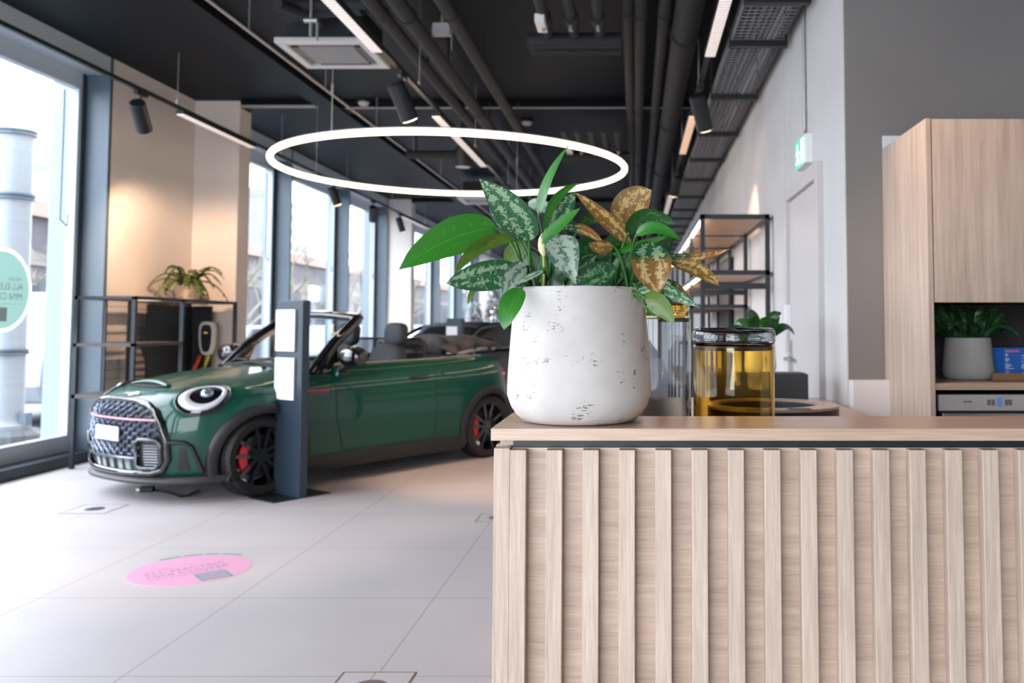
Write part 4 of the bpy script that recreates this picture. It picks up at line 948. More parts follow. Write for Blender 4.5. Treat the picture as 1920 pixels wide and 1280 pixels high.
q.add(vs, [f for f in fs if f[0]//n >= 2]); q.build('fabric_roof', M['softtop_black'] if 'softtop_black' in M else mat('black_soft_top', (.012, .012, .014), .6), BL, local=True, smooth=50, solid=.03)
q = MB(); q.add(vs, [f for f in fs if f[0]//n < 2]); q.build('windscreen', M['dark_glass'] if 'dark_glass' in M else mat('dark_reflecting_glass', (.015, .018, .022), .04, coat=1, spec=.9), BL, local=True, smooth=50)
for s in (-1, 1):
    q = MB()
    A = [np.array([X_, s*(hw-.005), Z_-.05]) for X_, Z_, hw in st[:-1]]; B = [np.array([X_, s*.69, 1.01]) for X_, Z_, hw in st[:-1]]
    q.add(A+B, [(i, i+1, len(A)+i+1, len(A)+i) for i in range(len(A)-1)]); q.build('side_window', mat('dark_side_glass', (.02, .025, .03), .06, coat=1), BL, local=True, smooth=60)
    q = MB(); q.tube([np.array([X_, s*hw, Z_-.03]) for X_, Z_, hw in st[:5]], .028, 8); q.build('window_pillar', M['black_paint'], BL, local=True, smooth=60)

# ---- price and specification stands
def spec_stand(cx, cy, ang, wd, hg, label, big=True):
    t = thing('information_stand', label, 'sign stand', (cx, cy, 0), ang, 'dark information stands')
    MB().box(-wd*.5, wd*.5, -.25, .25, 0, .008).build('base_plate', M['black'], t, local=True, bevel=.002)
    MB().box(-wd*.5, wd*.5, -.035, .03, .008, hg).build('panel', M['stand'], t, local=True, bevel=.003)
    a = wd*.5
    for k, (z0, z1) in enumerate(((hg-.40, hg-.07), (hg-.78, hg-.45)) if big else ((hg-.40, hg-.10),)):
        h = MB().box(-a+.006, -a+.275*wd/.36, -.05, -.036, z0, z1).build('sheet_holder', M['acrylic'], t, local=True, bevel=.002)
        MB().box(-a+.008, -a+.272*wd/.36, -.0525, -.0505, z0+.003, z1-.003).build('paper_sheet', M['paper'], h, local=True)
        if big and k == 1:
            q = MB(); cols = []
            for j in range(7): q.box(-a+.12, -a+.150+.006*j, -.0535, -.0526, z0+.115-.011*j, z0+.123-.011*j, j)
            q.build('energy_scale', [mat('label_%d' % j, c, .6) for j, c in enumerate(((.15, .45, .5), (.25, .5, .25), (.45, .55, .15), (.75, .65, .12), (.75, .45, .12), (.7, .3, .15), (.65, .2, .15)))], h, local=True)
            q = MB(); q.box(-a+.09, -a+.20, -.0535, -.0526, z0+.16, z0+.164)
            for j in range(4): q.box(-a+.04, -a+.22-.03*(j % 2), -.0533, -.0526, z0+.295-.022*j, z0+.297-.022*j)
            q.box(-a+.222, -a+.238, -.0533, -.0526, z0+.07, z0+.085); q.build('printed_lines', mat('grey_print', (.45, .48, .55), .7), h, local=True)
    return t
M['stand'] = mat('dark_blue_grey_stand', (.020, .034, .052), .35); M['acrylic'] = mat('acrylic_edge', (.5, .55, .6), .1, trans=.3)
pL, pR = at(516, 926, Z=0), at(562, 935, Z=0); an = math.atan2(pR.y-pL.y, pR.x-pL.x)
spec_stand((pL.x+pR.x)/2+.01, (pL.y+pR.y)/2+.03, an, .345, 1.53, 'dark blue-grey information stand with two white sheets before the green car')
p = at(853, 700, Y=11.3); spec_stand(p.x, 11.3, an+.3, .22, 1.42, 'smaller grey information stand before the black car behind', False)

# ---- open black shelving by the first pier
x0, x1, y0, y1 = -5.24, -4.70, 7.98, 10.42
a = at(253, 555, X=x1); ztop = a.z; y0 = a.y
t = thing('shelf_unit', 'black open metal shelving behind the green car bonnet, by the cream pier', 'shelf', ((x0+x1)/2, (y0+y1)/2, 0))
b = .018
for xx in (x0, x1):
    for yy in (y0, y0+.88, y1): MB().box(xx-b, xx+b, yy-b, yy+b, 0, ztop).build('post', M['frame'], t)
q = MB(); q.box(x0-b, x1+b, y0-b, y0+b, ztop-.03, ztop); q.box(x0-b, x1+b, y1-b, y1+b, ztop-.03, ztop); q.box(x0-b, x0+b, y0, y1, ztop-.03, ztop); q.box(x1-b, x1+b, y0, y1, ztop-.03, ztop); q.build('top_frame', M['frame'], t)
M['shelf_dark'] = mat('dark_shelf_board', (.10, .085, .08), .5)
MB().box(x0+.01, x1-.01, y0+.9, y1-.01, ztop-.02, ztop-.002).build('shelf', M['white_wall'], t)
MB().box(x0-b, x1+b, y0-b, y0+.9, 1.135, 1.165).build('shelf', M['shelf_dark'], t); MB().box(x0-b, x1+b, y0-b, y0+.9, .655, .69).build('shelf', M['shelf_dark'], t)
q = MB()
for k in range(17): q.box(x0+.02, x0+.026, y0+1.15+.055*k, y0+1.156+.055*k, .70, ztop-.03)
for k in range(14): q.box(x0+.018, x0+.026, y0+.90, y1, .72+.065*k, .725+.065*k)
q.build('wire_grid', M['black'], t)
q = MB()
for k in range(9): q.box(x0+.02, x0+.03, y0+.42, y0+.88, .80+.09*k, .804+.09*k)
q.box(x0+.012, x0+.035, y0+.40, y0+.42, .1, ztop-.03); q.build('wire_grid', M['frame'], t)
# dark board and wall charger
bd = MB().box(x0+.03, x0+.25, y1+.03, y1+.06, .45, ztop-.05).build('charger_board', M['black'], bevel=.003); tag(bd, 'black backing board carrying the wall charger beside the pier', 'board')
MB().box(x0+.03, x0+.035, y0+1.15, y1+.02, .45, ztop-.05).build('side_board', M['black'], bd)
c = at(390, 634, Y=y1-.02); t = thing('wall_charger', 'white rounded car charging box with glossy black face', 'charger', (c.x, c.y, c.z-.2))
pr = [(math.copysign(abs(math.cos(q))**.6, math.cos(q))*.085*(1+.18*math.sin(q)), math.copysign(abs(math.sin(q))**.75, math.sin(q))*.195) for q in np.linspace(0, 2*math.pi, 41)[:-1]]
MB().prism(pr, (c.x, c.y+.05, c.z), (1, 0, 0), (0, 0, 1), (0, -.12, 0)).build('housing', M['white'], t, bevel=.02, smooth=50)
MB().prism([(u*.72+.012, v*.82) for u, v in pr], (c.x, c.y-.068, c.z), (1, 0, 0), (0, 0, 1), (0, -.012, 0)).build('black_face', M['gloss_black'], t, bevel=.005, smooth=50)
MB().box(c.x-.01, c.x+.03, c.y-.083, c.y-.080, c.z+.06, c.z+.07).build('status_light', mat('amber_light', (.8, .4, .05), .4, emit=(1, .5, .1), es=.8), t)
MB().tube([(c.x-.02, c.y-.02, c.z-.20), (c.x-.03, c.y-.04, c.z-.30), (c.x-.06, c.y-.02, c.z-.45)], .016, 8).build('charging_cable', M['rubber'], t, smooth=60)
for dx, cl, nm, lb in ((-.11, (.7, .10, .02), 'orange', 'orange charging cable end leaning below the white wall charger'), (-.015, (.65, .55, .04), 'yellow', 'yellow charging cable end hanging below the white wall charger')):
    o = MB().tube([(c.x+dx+.03, c.y-.01, c.z-.20), (c.x+dx+.01, c.y-.02, c.z-.28), (c.x+dx-.04, c.y-.01, c.z-.36)], .022, 10).build('cable_end', mat(nm+'_cable', cl, .5), smooth=60); tag(o, lb, 'cable')

# ---- small things on the floor
q = MB(); P = [at(262, 917, Z=.02), at(275, 915, Z=.02)]
t = thing('charging_plug', 'black plug and thin cable lying on the floor under the bumper', 'cable', (P[0].x, P[0].y, 0))
MB().obox((P[0].x+.06, P[0].y, .022), (.05, .01, 0), (-.005, .028, 0), (0, 0, .022)).build('plug', M['rubber'], t, bevel=.008)
MB().obox((P[0].x, P[0].y-.01, .018), (.018, 0, 0), (0, .014, 0), (0, 0, .012)).build('plug_tip', M['steel'], t, bevel=.004)
w_ = [at(px, py, Z=.008) for px, py in ((282, 917), (300, 920), (318, 924), (338, 931), (352, 929), (372, 918))]
MB().tube(w_, .007, 8).build('cable', M['rubber'], t, smooth=60)
M['lid'] = mat('outlet_lid', (.50, .46, .44), .4); M['brass'] = mat('outlet_edge', (.30, .22, .17), .4, metal=.5)
def outlet(x0, x1, y0, y1, label, lid='disc'):
    t = thing('floor_outlet', label, 'floor outlet', ((x0+x1)/2, (y0+y1)/2, 0), group='floor outlet boxes')
    e = .006; q = MB(); q.box(x0, x1, y0, y0+e, 0, .0022); q.box(x0, x1, y1-e, y1, 0, .0022); q.box(x0, x0+e, y0+e, y1-e, 0, .0022); q.box(x1-e, x1, y0+e, y1-e, 0, .0022); q.build('metal_frame', M['brass'], t)
    MB().box(x0+e, x1-e, y0+e, y1-e, 0, .0012).build('cover_plate', M['tiles'], t)
    cx, cy = (x0+x1)/2, (y0+y1)/2; MB().lathe([(.0, .0026), (.062, .0026), (.066, .0012)], (cx, cy, 0), 32).build('round_lid', M['brass'] if lid == 'brass' else M['fin_dark'], t)
outlet(-1.125, -.842, 3.22, 3.50, 'metal framed floor outlet nearest the camera by the counter', 'brass')
outlet(-1.09, -.81, 6.11, 6.38, 'floor outlet just left of the oak counter edge', 'brass')
c = at(178, 954, Z=0); outlet(c.x-.16, c.x+.16, c.y-.16, c.y+.16, 'floor outlet with dark round lid in front of the car')
# pink sticker
c = at(355, 1070, Z=0); a = R(41); ux, uy = Vector((math.cos(a), math.sin(a), 0)), Vector((-math.sin(a), math.cos(a), 0)); rs = .31
c = Vector((-2.43, 4.93, 0))
t = thing('floor_sticker', 'round pink lettered sticker stuck on the pale tiled floor', 'sticker', (c.x, c.y, 0))
M['pink'] = mat('pink_vinyl', (.72, .36, .55), .5); M['teal'] = mat('teal_print', (.10, .33, .35), .6); M['mauve'] = mat('mauve_print', (.34, .20, .36), .6)
MB().prism([(rs*math.cos(q), rs*math.sin(q)) for q in np.linspace(0, 2*math.pi, 65)[:-1]], c, ux, uy, (0, 0, .0012)).build('pink_disc', M['pink'], t)
q = MB(); e = Vector((0, 0, .0016)); ee = 0
put_text(q, 'THE NEW', .032, c+e-ux*.21+uy*.09, ux, uy); put_text(q, 'ALL-ELECTRIC', .066, c+e-ux*.225+uy*.020, ux, uy); put_text(q, 'MINI COOPER', .066, c+e-ux*.225-uy*.050, ux, uy)
for k in range(11): q.obox(c+e-ux*(.215-.034*k)-uy*.082, ux*.013, uy*.004, (0, 0, .0002))
q.build('lettering', M['mauve'], t)
sq = c+ux*.062-uy*.195; q = MB()
for s1, s2, l1, l2 in ((0, 1, .074, .006), (0, -1, .074, .006), (1, 0, .006, .074), (-1, 0, .006, .074)): q.obox(sq+ux*(.074*s1)+uy*(.074*s2)+Vector((0, 0, .0015)), ux*l1, uy*l2, (0, 0, .0004))
q.build('teal_square', M['teal'], t)
MB().obox(sq+Vector((0, 0, .0013)), ux*.071, uy*.071, (0, 0, .0003)).build('grey_panel', mat('grey_mauve_print', (.36, .30, .38), .6), t)
q = MB()
for k in range(25):
    if k in (6, 12, 17): continue
    b_ = R(26+76*(24-k)/24); q.obox(c+(ux*math.cos(b_)+uy*math.sin(b_))*(rs+.03)+Vector((0, 0, .0010)), (ux*math.sin(b_)-uy*math.cos(b_))*.010, (ux*math.cos(b_)+uy*math.sin(b_))*.009, (0, 0, .0003))
q.build('arc_lettering', M['teal'], t)
# ================================================================ COUNTER, KITCHEN, SHELVING
ZT_, YF, XL_ = 1.129, 1.818, -.293
ct = thing('reception_counter', 'pale oak reception counter with vertical battens in the foreground', 'counter', (.6, 2.0, 0))
q = MB(); q.prism([(XL_, YF), (2.05, YF), (2.05, 2.062), (-.004, 2.062), (-.004, 4.66), (XL_, 4.66)], (0, 0, ZT_-.025), (1, 0, 0), (0, 1, 0), (0, 0, .025)); q.build('ledge_top', M['oak_top'], ct, bevel=.0012)
MB().box(-.252, 2.03, 1.853, 1.875, ZT_-.0445, ZT_-.025).build('recess_strip', M['recess'] if 'recess' in M else mat('blue_black_strip', (.012, .02, .03), .4), ct)  # dark metal strip recessed under the ledge
MB().box(-.280, -.245, 1.862, 4.62, ZT_-.040, ZT_-.025).build('edge_batten', M['oak'], ct, bevel=.001)
MB().box(-.262, 2.03, 1.8455, 1.872, 0, 1.0865).build('front_panel', M['oak_x'], ct)
MB().box(-.2665, -.2625, 1.872, 4.60, 0, 1.0865).build('side_panel', M['oak_x'], ct)
MB().box(-.287, -.2545, 1.822, 1.860, 0, 1.0885).build('corner_batten', M['oak'], ct, bevel=.0012)
sp = .0739; k = 0; x = -.2535
while x < 2.0:
    MB().box(x, x+.0325, 1.8175, 1.8455, 0, 1.0855).build('batten', M['oak'], ct, bevel=.0012); x += sp; k += 1
y = 1.90
while y < 4.6: MB().box(-.2945, -.2665, y, y+.0325, 0, 1.0855).build('batten', M['oak'], ct, bevel=.0012); y += sp
MB().box(-.262, -.01, 1.875, 4.6, 1.0865, ZT_-.026).build('carcass_rail', M['black'], ct)
wt = MB().box(.0, .98, 2.075, 4.66, .92, .96).build('worktop', M['oak_top'], bevel=.0015); tag(wt, 'low oak worktop running behind the raised ledge toward the door', 'worktop')
MB().box(.02, .95, 2.1, 4.62, 0, .919).build('base_cabinet', M['oak_cab'], wt)
# black round station with oak lid and cut-outs
c = at(1440, 766, Z=1.0); c = Vector((.56, 3.72, .9605)); ro = .285
t = thing('round_caddy', 'round black countertop caddy with pale oak rim and cut-outs', 'caddy', (c.x, c.y, .9605))
MB().lathe([(ro-.04, .0), (ro, .0), (ro, .040)], (c.x, c.y, .9605), 56, caps=False).lathe([(.0, .0), (ro-.02, .0)], (c.x, c.y, .9625), 56).build('black_body', M['black'], t, smooth=40)
n_ = 96; ring = MB()
def holes(a): return a
# oak lid: annulus in front of an off-centre round hole, built as a polygon with a notch
hx, hy, hr = c.x-.01, c.y+.03, .215
O = [(c.x+ro*1.004*math.cos(a), c.y+ro*1.004*math.sin(a)) for a in np.linspace(0, 2*math.pi, n_+1)[:-1]]; I = []
for a in np.linspace(0, 2*math.pi, n_+1)[:-1]:
    r_ = hr
    I.append((hx+r_*math.cos(a), hy+r_*math.sin(a)))
for z in (.0725, .084): pass
vs = [(a, b, .9605+.040) for a, b in O]+[(a, b, .9605+.040) for a, b in I]+[(a, b, .9605+.050) for a, b in O]+[(a, b, .9605+.050) for a, b in I]; N = n_; fs = []
for i in range(N):
    j = (i+1) % N; fs += [(i, j, N+j, N+i), (2*N+i, 3*N+i, 3*N+j, 2*N+j), (i, 2*N+i, 2*N+j, j), (N+i, N+j, 3*N+j, 3*N+i)]
ring.add(vs, fs); ring.build('oak_rim', M['oak_top'], t)
MB().lathe([(hr+.003, .0), (hr+.003, .039)], (hx, hy, .9625), 56, caps=False).build('inner_wall', M['fin_dark'], t, smooth=40)
MB().box(c.x+.04, c.x+.13, c.y-.262, c.y-.205, .9605+.0505, .9605+.0512).build('square_slot', M['black'], t)
MB().box(c.x-.12, c.x-.03, c.y-.270, c.y-.215, .9605+.0505, .9605+.0512).build('square_slot', M['black'], t)
# dark trough and plant at the far end of the worktop
t = thing('planter_trough', 'dark grey rectangular box at the far end of the low worktop', 'box', (.62, 4.52, .96))
MB().box(.34, .865, 4.43, 4.61, .9605, 1.094).build('body', M['box'] if 'box' in M else mat('slate_grey_box', (.05, .055, .065), .5), t, bevel=.004)
MB().box(.35, .855, 4.44, 4.60, 1.094, 1.098).build('lid', mat('slate_lid', (.06, .065, .075), .45), t)

# ---- glass canisters
def tglass(name, col, rough=.0):
    m = mat(name, col, rough, trans=1, ior=1.45); return m
M['amber'] = tglass('amber_glass', (.97, .74, .27)); M['smoke'] = tglass('smoke_grey_glass', (.70, .72, .74)); M['smoke_lid'] = tglass('smoke_lid_glass', (.70, .73, .76))
def canister(cx, cy, z0, zt, zl, r, body, lid, label, lr=1.03):
    t = thing('glass_canister', label, 'jar', (cx, cy, z0), group='glass storage jars'); w = .0035
    H = zt-z0
    MB().lathe([(.001, 0), (r-.006, 0), (r, .006), (r, H), (r-w, H), (r-w, .012), (r-.012, .009), (.001, .009)], (cx, cy, z0), 72).build('body', body, t, smooth=35)
    L = zl-zt-.006
    MB().lathe([(.001, 0), (r*.93, 0), (r*lr-.002, .008), (r*lr, .014), (r*lr, L-.012), (r*lr-.006, L-.003), (r*lr-.014, L), (.001, L), (.001, L-.006), (r*lr-.012, L-.006), (r*lr-.0055, L-.014), (r*lr-.0055, .014), (r*.9, .006), (.001, .006)], (cx, cy, zt+.004), 72).build('lid', lid, t, smooth=35)
    q = MB(); q.lathe([(r*.90, 0), (r*.955, 0), (r*.955, .012), (r*.90, .012)], (cx, cy, zt-.008), 56, caps=False); q.build('seal_ring', mat('brown_seal', (.05, .025, .012), .3), t, smooth=40)
    return t
canister(.274, 2.46, .9605, 1.278, 1.334, .1115, M['amber'], M['smoke_lid'], 'amber glass canister with smoke grey lid, right of the concrete pot')
canister(.092, 2.87, .9605, 1.357, 1.416, .090, M['smoke'], M['amber'], 'taller smoke grey glass canister with amber lid, half behind the pot', .93)

# ---- leaves
def leaf_mat(name, dark, light, amt=.5, edge=.5, rough=.38, vein=None, sc=75, tip=None):
    m = bpy.data.materials.new(name); m.use_nodes = True; n = m.node_tree; L = n.links.new; b = n.nodes['Principled BSDF']
    uv = n.nodes.new('ShaderNodeUVMap'); sp = n.nodes.new('ShaderNodeSeparateXYZ'); L(uv.outputs[0], sp.inputs[0])
    tc = n.nodes.new('ShaderNodeTexCoord'); t = n.nodes.new('ShaderNodeTexNoise'); t.inputs['Scale'].default_value = sc; t.inputs['Detail'].default_value = 5; t.inputs['Roughness'].default_value = .7; t.inputs['Distortion'].default_value = .8
    L(tc.outputs['Object'], t.inputs['Vector'])
    f = lambda op, *a: None
    def math_(op, a, b_=None):
        q = n.nodes.new('ShaderNodeMath'); q.operation = op
        for i, v in enumerate((a, b_)):
            if v is None: continue
            if isinstance(v, (int, float)): q.inputs[i].default_value = v
            else: L(v, q.inputs[i])
        return q.outputs[0]
    dist = math_('ABSOLUTE', sp.outputs['Y'])                       # 0 midrib .. 1 margin
    band = math_('SUBTRACT', 1.0, math_('ABSOLUTE', math_('SUBTRACT', dist, .42)))   # strongest between midrib and margin
    val = math_('ADD', t.outputs['Fac'], math_('MULTIPLY', band, .35))
    r = n.nodes.new('ShaderNodeMapRange'); r.inputs[1].default_value = .93-amt*.25; r.inputs[2].default_value = .97-amt*.25; L(val, r.inputs[0])
    mx = n.nodes.new('ShaderNodeMix'); mx.data_type = 'RGBA'; mx.inputs[6].default_value = (*dark, 1); mx.inputs[7].default_value = (*light, 1); L(r.outputs[0], mx.inputs[0])
    mr = n.nodes.new('ShaderNodeMapRange'); mr.inputs[1].default_value = .02; mr.inputs[2].default_value = .05; mr.inputs[3].default_value = 1; mr.inputs[4].default_value = 0; L(dist, mr.inputs[0])
    mx2 = n.nodes.new('ShaderNodeMix'); mx2.data_type = 'RGBA'; mx2.inputs[7].default_value = (*(vein or [c*1.6+.01 for c in dark]), 1); L(math_('MULTIPLY', mr.outputs[0], .6), mx2.inputs[0]); L(mx.outputs[2], mx2.inputs[6])
    out = mx2.outputs[2]
    if tip:                                         # the blade blends to a second colour towards its tip
        m3 = n.nodes.new('ShaderNodeMix'); m3.data_type = 'RGBA'; m4 = n.nodes.new('ShaderNodeMix'); m4.data_type = 'RGBA'; m4.inputs[6].default_value = (*tip, 1); m4.inputs[7].default_value = (.56, .42, .19, 1); L(r.outputs[0], m4.inputs[0])
        q = n.nodes.new('ShaderNodeMapRange'); q.inputs[1].default_value = .28; q.inputs[2].default_value = .42; L(math_('ADD', sp.outputs['X'], math_('MULTIPLY', math_('SUBTRACT', t.outputs['Fac'], .5), .5)), q.inputs[0])
        L(q.outputs[0], m3.inputs[0]); L(out, m3.inputs[6]); L(m4.outputs[2], m3.inputs[7]); out = m3.outputs[2]
    L(out, b.inputs['Base Color']); b.inputs['Roughness'].default_value = rough; b.inputs['Coat Weight'].default_value = .15
    tr = n.nodes.new('ShaderNodeBsdfTranslucent'); L(out, tr.inputs[0]); ms = n.nodes.new('ShaderNodeMixShader'); ms.inputs[0].default_value = .25
    L(b.outputs[0], ms.inputs[1]); L(tr.outputs[0], ms.inputs[2]); L(ms.outputs[0], n.nodes['Material Output'].inputs[0])
    return m
LM = {'g': leaf_mat('leaf_bright_green', (.035, .20, .022), (.05, .24, .03), .2), 'v': leaf_mat('leaf_green_silver', (.020, .105, .040), (.26, .40, .24), .62),
      's': leaf_mat('leaf_silver', (.09, .17, .13), (.36, .47, .37), .85), 'b': leaf_mat('leaf_backlit_gold', (.21, .115, .03), (.52, .36, .13), .62),  # the gold-brown one has warm backlight put into its blade colour
      'm': leaf_mat('leaf_bronze_green', (.016, .09, .04), (.22, .36, .20), .6, tip=(.25, .13, .04)), 'd': leaf_mat('leaf_dark', (.015, .075, .018), (.06, .15, .05), .35),
      'o': leaf_mat('leaf_olive', (.09, .17, .02), (.16, .20, .04), .3), 'k': leaf_mat('leaf_dark_striped', (.020, .10, .035), (.18, .34, .18), .55, sc=110)}
M['stem'] = mat('leaf_stalk', (.035, .14, .03), .45)
def leaf_blade(parent, P0, P1, P2, hw, roll, m, fold=.22, wave=.0, name='leaf', wide=.40, refn=None, curl=0):
    """ovate blade along the curve P0-P1-P2; hw half width; roll turns it about its midrib"""
    nu, nv = 18, 8; vs = []; uvs = []
    P0, P1, P2 = Vector(P0), Vector(P1), Vector(P2); C = P1*2-(P0+P2)*.5
    for i in range(nu+1):
        t = i/nu; p = P0*(1-t)**2+C*2*t*(1-t)+P2*t*t; d = ((C-P0)*2*(1-t)+(P2-C)*2*t).normalized()
        n = (refn or Vector((0, -1, 0))); a = d.cross(n)
        if a.length < .15: a = d.cross(Vector((0, -.6, .8)))
        a.normalize(); n = a.cross(d).normalized()
        a2 = a*math.cos(roll)+n*math.sin(roll); n2 = a2.cross(d).normalized()
        k = wide/(1-wide) if wide < .5 else 1
        prof = (t**(.62))*((1-t)**(.62*(1-wide)/wide)); pm = (wide**.62)*((1-wide)**(.62*(1-wide)/wide)); w = hw*prof/pm
        w *= (1 if t < .9 else 1-.35*(t-.9)/.1)
        for j in range(nv+1):
            s = -1+2*j/nv; q = p+a2*(w*s)+n2*(fold*w*abs(s)**1.3+wave*math.sin(t*14+s*2)*abs(s)*hw-curl*w*s*s*t)
            vs.append(q); uvs.append((t, s))
    fs = [(i*(nv+1)+j, i*(nv+1)+j+1, (i+1)*(nv+1)+j+1, (i+1)*(nv+1)+j) for i in range(nu) for j in range(nv)]
    mb = MB(); mb.add(vs, fs); off = world_of(parent); me = bpy.data.meshes.new(name)
    me.from_pydata([tuple(Vector(v)-off) for v in mb.v], [], mb.f); me.materials.append(m); ul = me.uv_layers.new(name='UVMap')
    for l in me.loops: ul.data[l.index].uv = uvs[l.vertex_index]
    me.shade_smooth(); o = bpy.data.objects.new(name, me); COL.objects.link(o); o.parent = parent
    return o
# ---- concrete pot with the big variegated plant
PX, PY = -.122, 1.968; sc = PY/F
PL = thing('potted_plant', 'large variegated leafy plant in white concrete pot on the counter ledge', 'plant', (PX, PY, ZT_+.0005))
prof = [(.001, 0), (.108, 0), (.125, .004), (.138, .016), (.150, .034), (.1585, .058), (.1585, .075), (.157, .11), (.152, .18), (.147, .24), (.1435, .286), (.1405, .291), (.137, .291), (.134, .286), (.136, .24), (.001, .235)]
def pot_mat():
    m = bpy.data.materials.new('rough_white_concrete'); m.use_nodes = True; n = m.node_tree; L = n.links.new; b = n.nodes['Principled BSDF']; b.inputs['Roughness'].default_value = .85
    tc = n.nodes.new('ShaderNodeTexCoord'); mp = n.nodes.new('ShaderNodeMapping'); mp.inputs['Scale'].default_value = (1, 1, 2.6); L(tc.outputs['Object'], mp.inputs[0])
    a = n.nodes.new('ShaderNodeTexNoise'); a.inputs['Scale'].default_value = 7; a.inputs['Detail'].default_value = 6; L(tc.outputs['Object'], a.inputs['Vector'])
    v = n.nodes.new('ShaderNodeTexNoise'); v.inputs['Scale'].default_value = 95; v.inputs['Detail'].default_value = 3; v.inputs['Roughness'].default_value = .6; L(mp.outputs[0], v.inputs['Vector'])
    g = n.nodes.new('ShaderNodeTexNoise'); g.inputs['Scale'].default_value = 24; g.inputs['Detail'].default_value = 2; L(tc.outputs['Object'], g.inputs['Vector'])
    s = n.nodes.new('ShaderNodeMath'); s.operation = 'ADD'; L(v.outputs['Fac'], s.inputs[0]); L(g.outputs['Fac'], s.inputs[1])
    r = n.nodes.new('ShaderNodeMapRange'); r.inputs[1].default_value = 1.225; r.inputs[2].default_value = 1.265; L(s.outputs[0], r.inputs[0])
    c = n.nodes.new('ShaderNodeValToRGB'); c.color_ramp.elements[0].position = .35; c.color_ramp.elements[1].position = .65; c.color_ramp.elements[0].color = (.50, .475, .45, 1); c.color_ramp.elements[1].color = (.61, .585, .56, 1); L(a.outputs['Fac'], c.inputs[0])
    mx = n.nodes.new('ShaderNodeMix'); mx.data_type = 'RGBA'; mx.inputs[7].default_value = (.22, .21, .20, 1); L(r.outputs[0], mx.inputs[0]); L(c.outputs[0], mx.inputs[6]); L(mx.outputs[2], b.inputs['Base Color'])
    mv = n.nodes.new('ShaderNodeMapping'); mv.inputs['Scale'].default_value = (14, 14, 60); mv.inputs['Rotation'].default_value = (.25, .15, 0); L(tc.outputs['Object'], mv.inputs[0])
    tx = n.nodes.new('ShaderNodeTexNoise'); tx.inputs['Scale'].default_value = 1.; tx.inputs['Detail'].default_value = 3; L(mv.outputs[0], tx.inputs['Vector'])
    h = n.nodes.new('ShaderNodeMath'); h.operation = 'SUBTRACT'; L(tx.outputs['Fac'], h.inputs[0]); L(r.outputs[0], h.inputs[1])
    bp = n.nodes.new('ShaderNodeBump'); bp.inputs['Strength'].default_value = .22; bp.inputs['Distance'].default_value = .004; L(h.outputs[0], bp.inputs['Height']); L(bp.outputs[0], b.inputs['Normal'])
    return m
M['pot'] = pot_mat()
MB().lathe(prof, (PX, PY, ZT_+.0005), 96).build('concrete_pot', M['pot'], PL, smooth=40)
MB().lathe([(.001, .268), (.06, .270), (.133, .262)], (PX, PY, ZT_), 40, caps=False).build('soil', mat('potting_soil', (.03, .02, .014), .95, bump=.6, bscale=90), PL, smooth=60)
def pp(px, py, y): return at(px, py, Y=y)
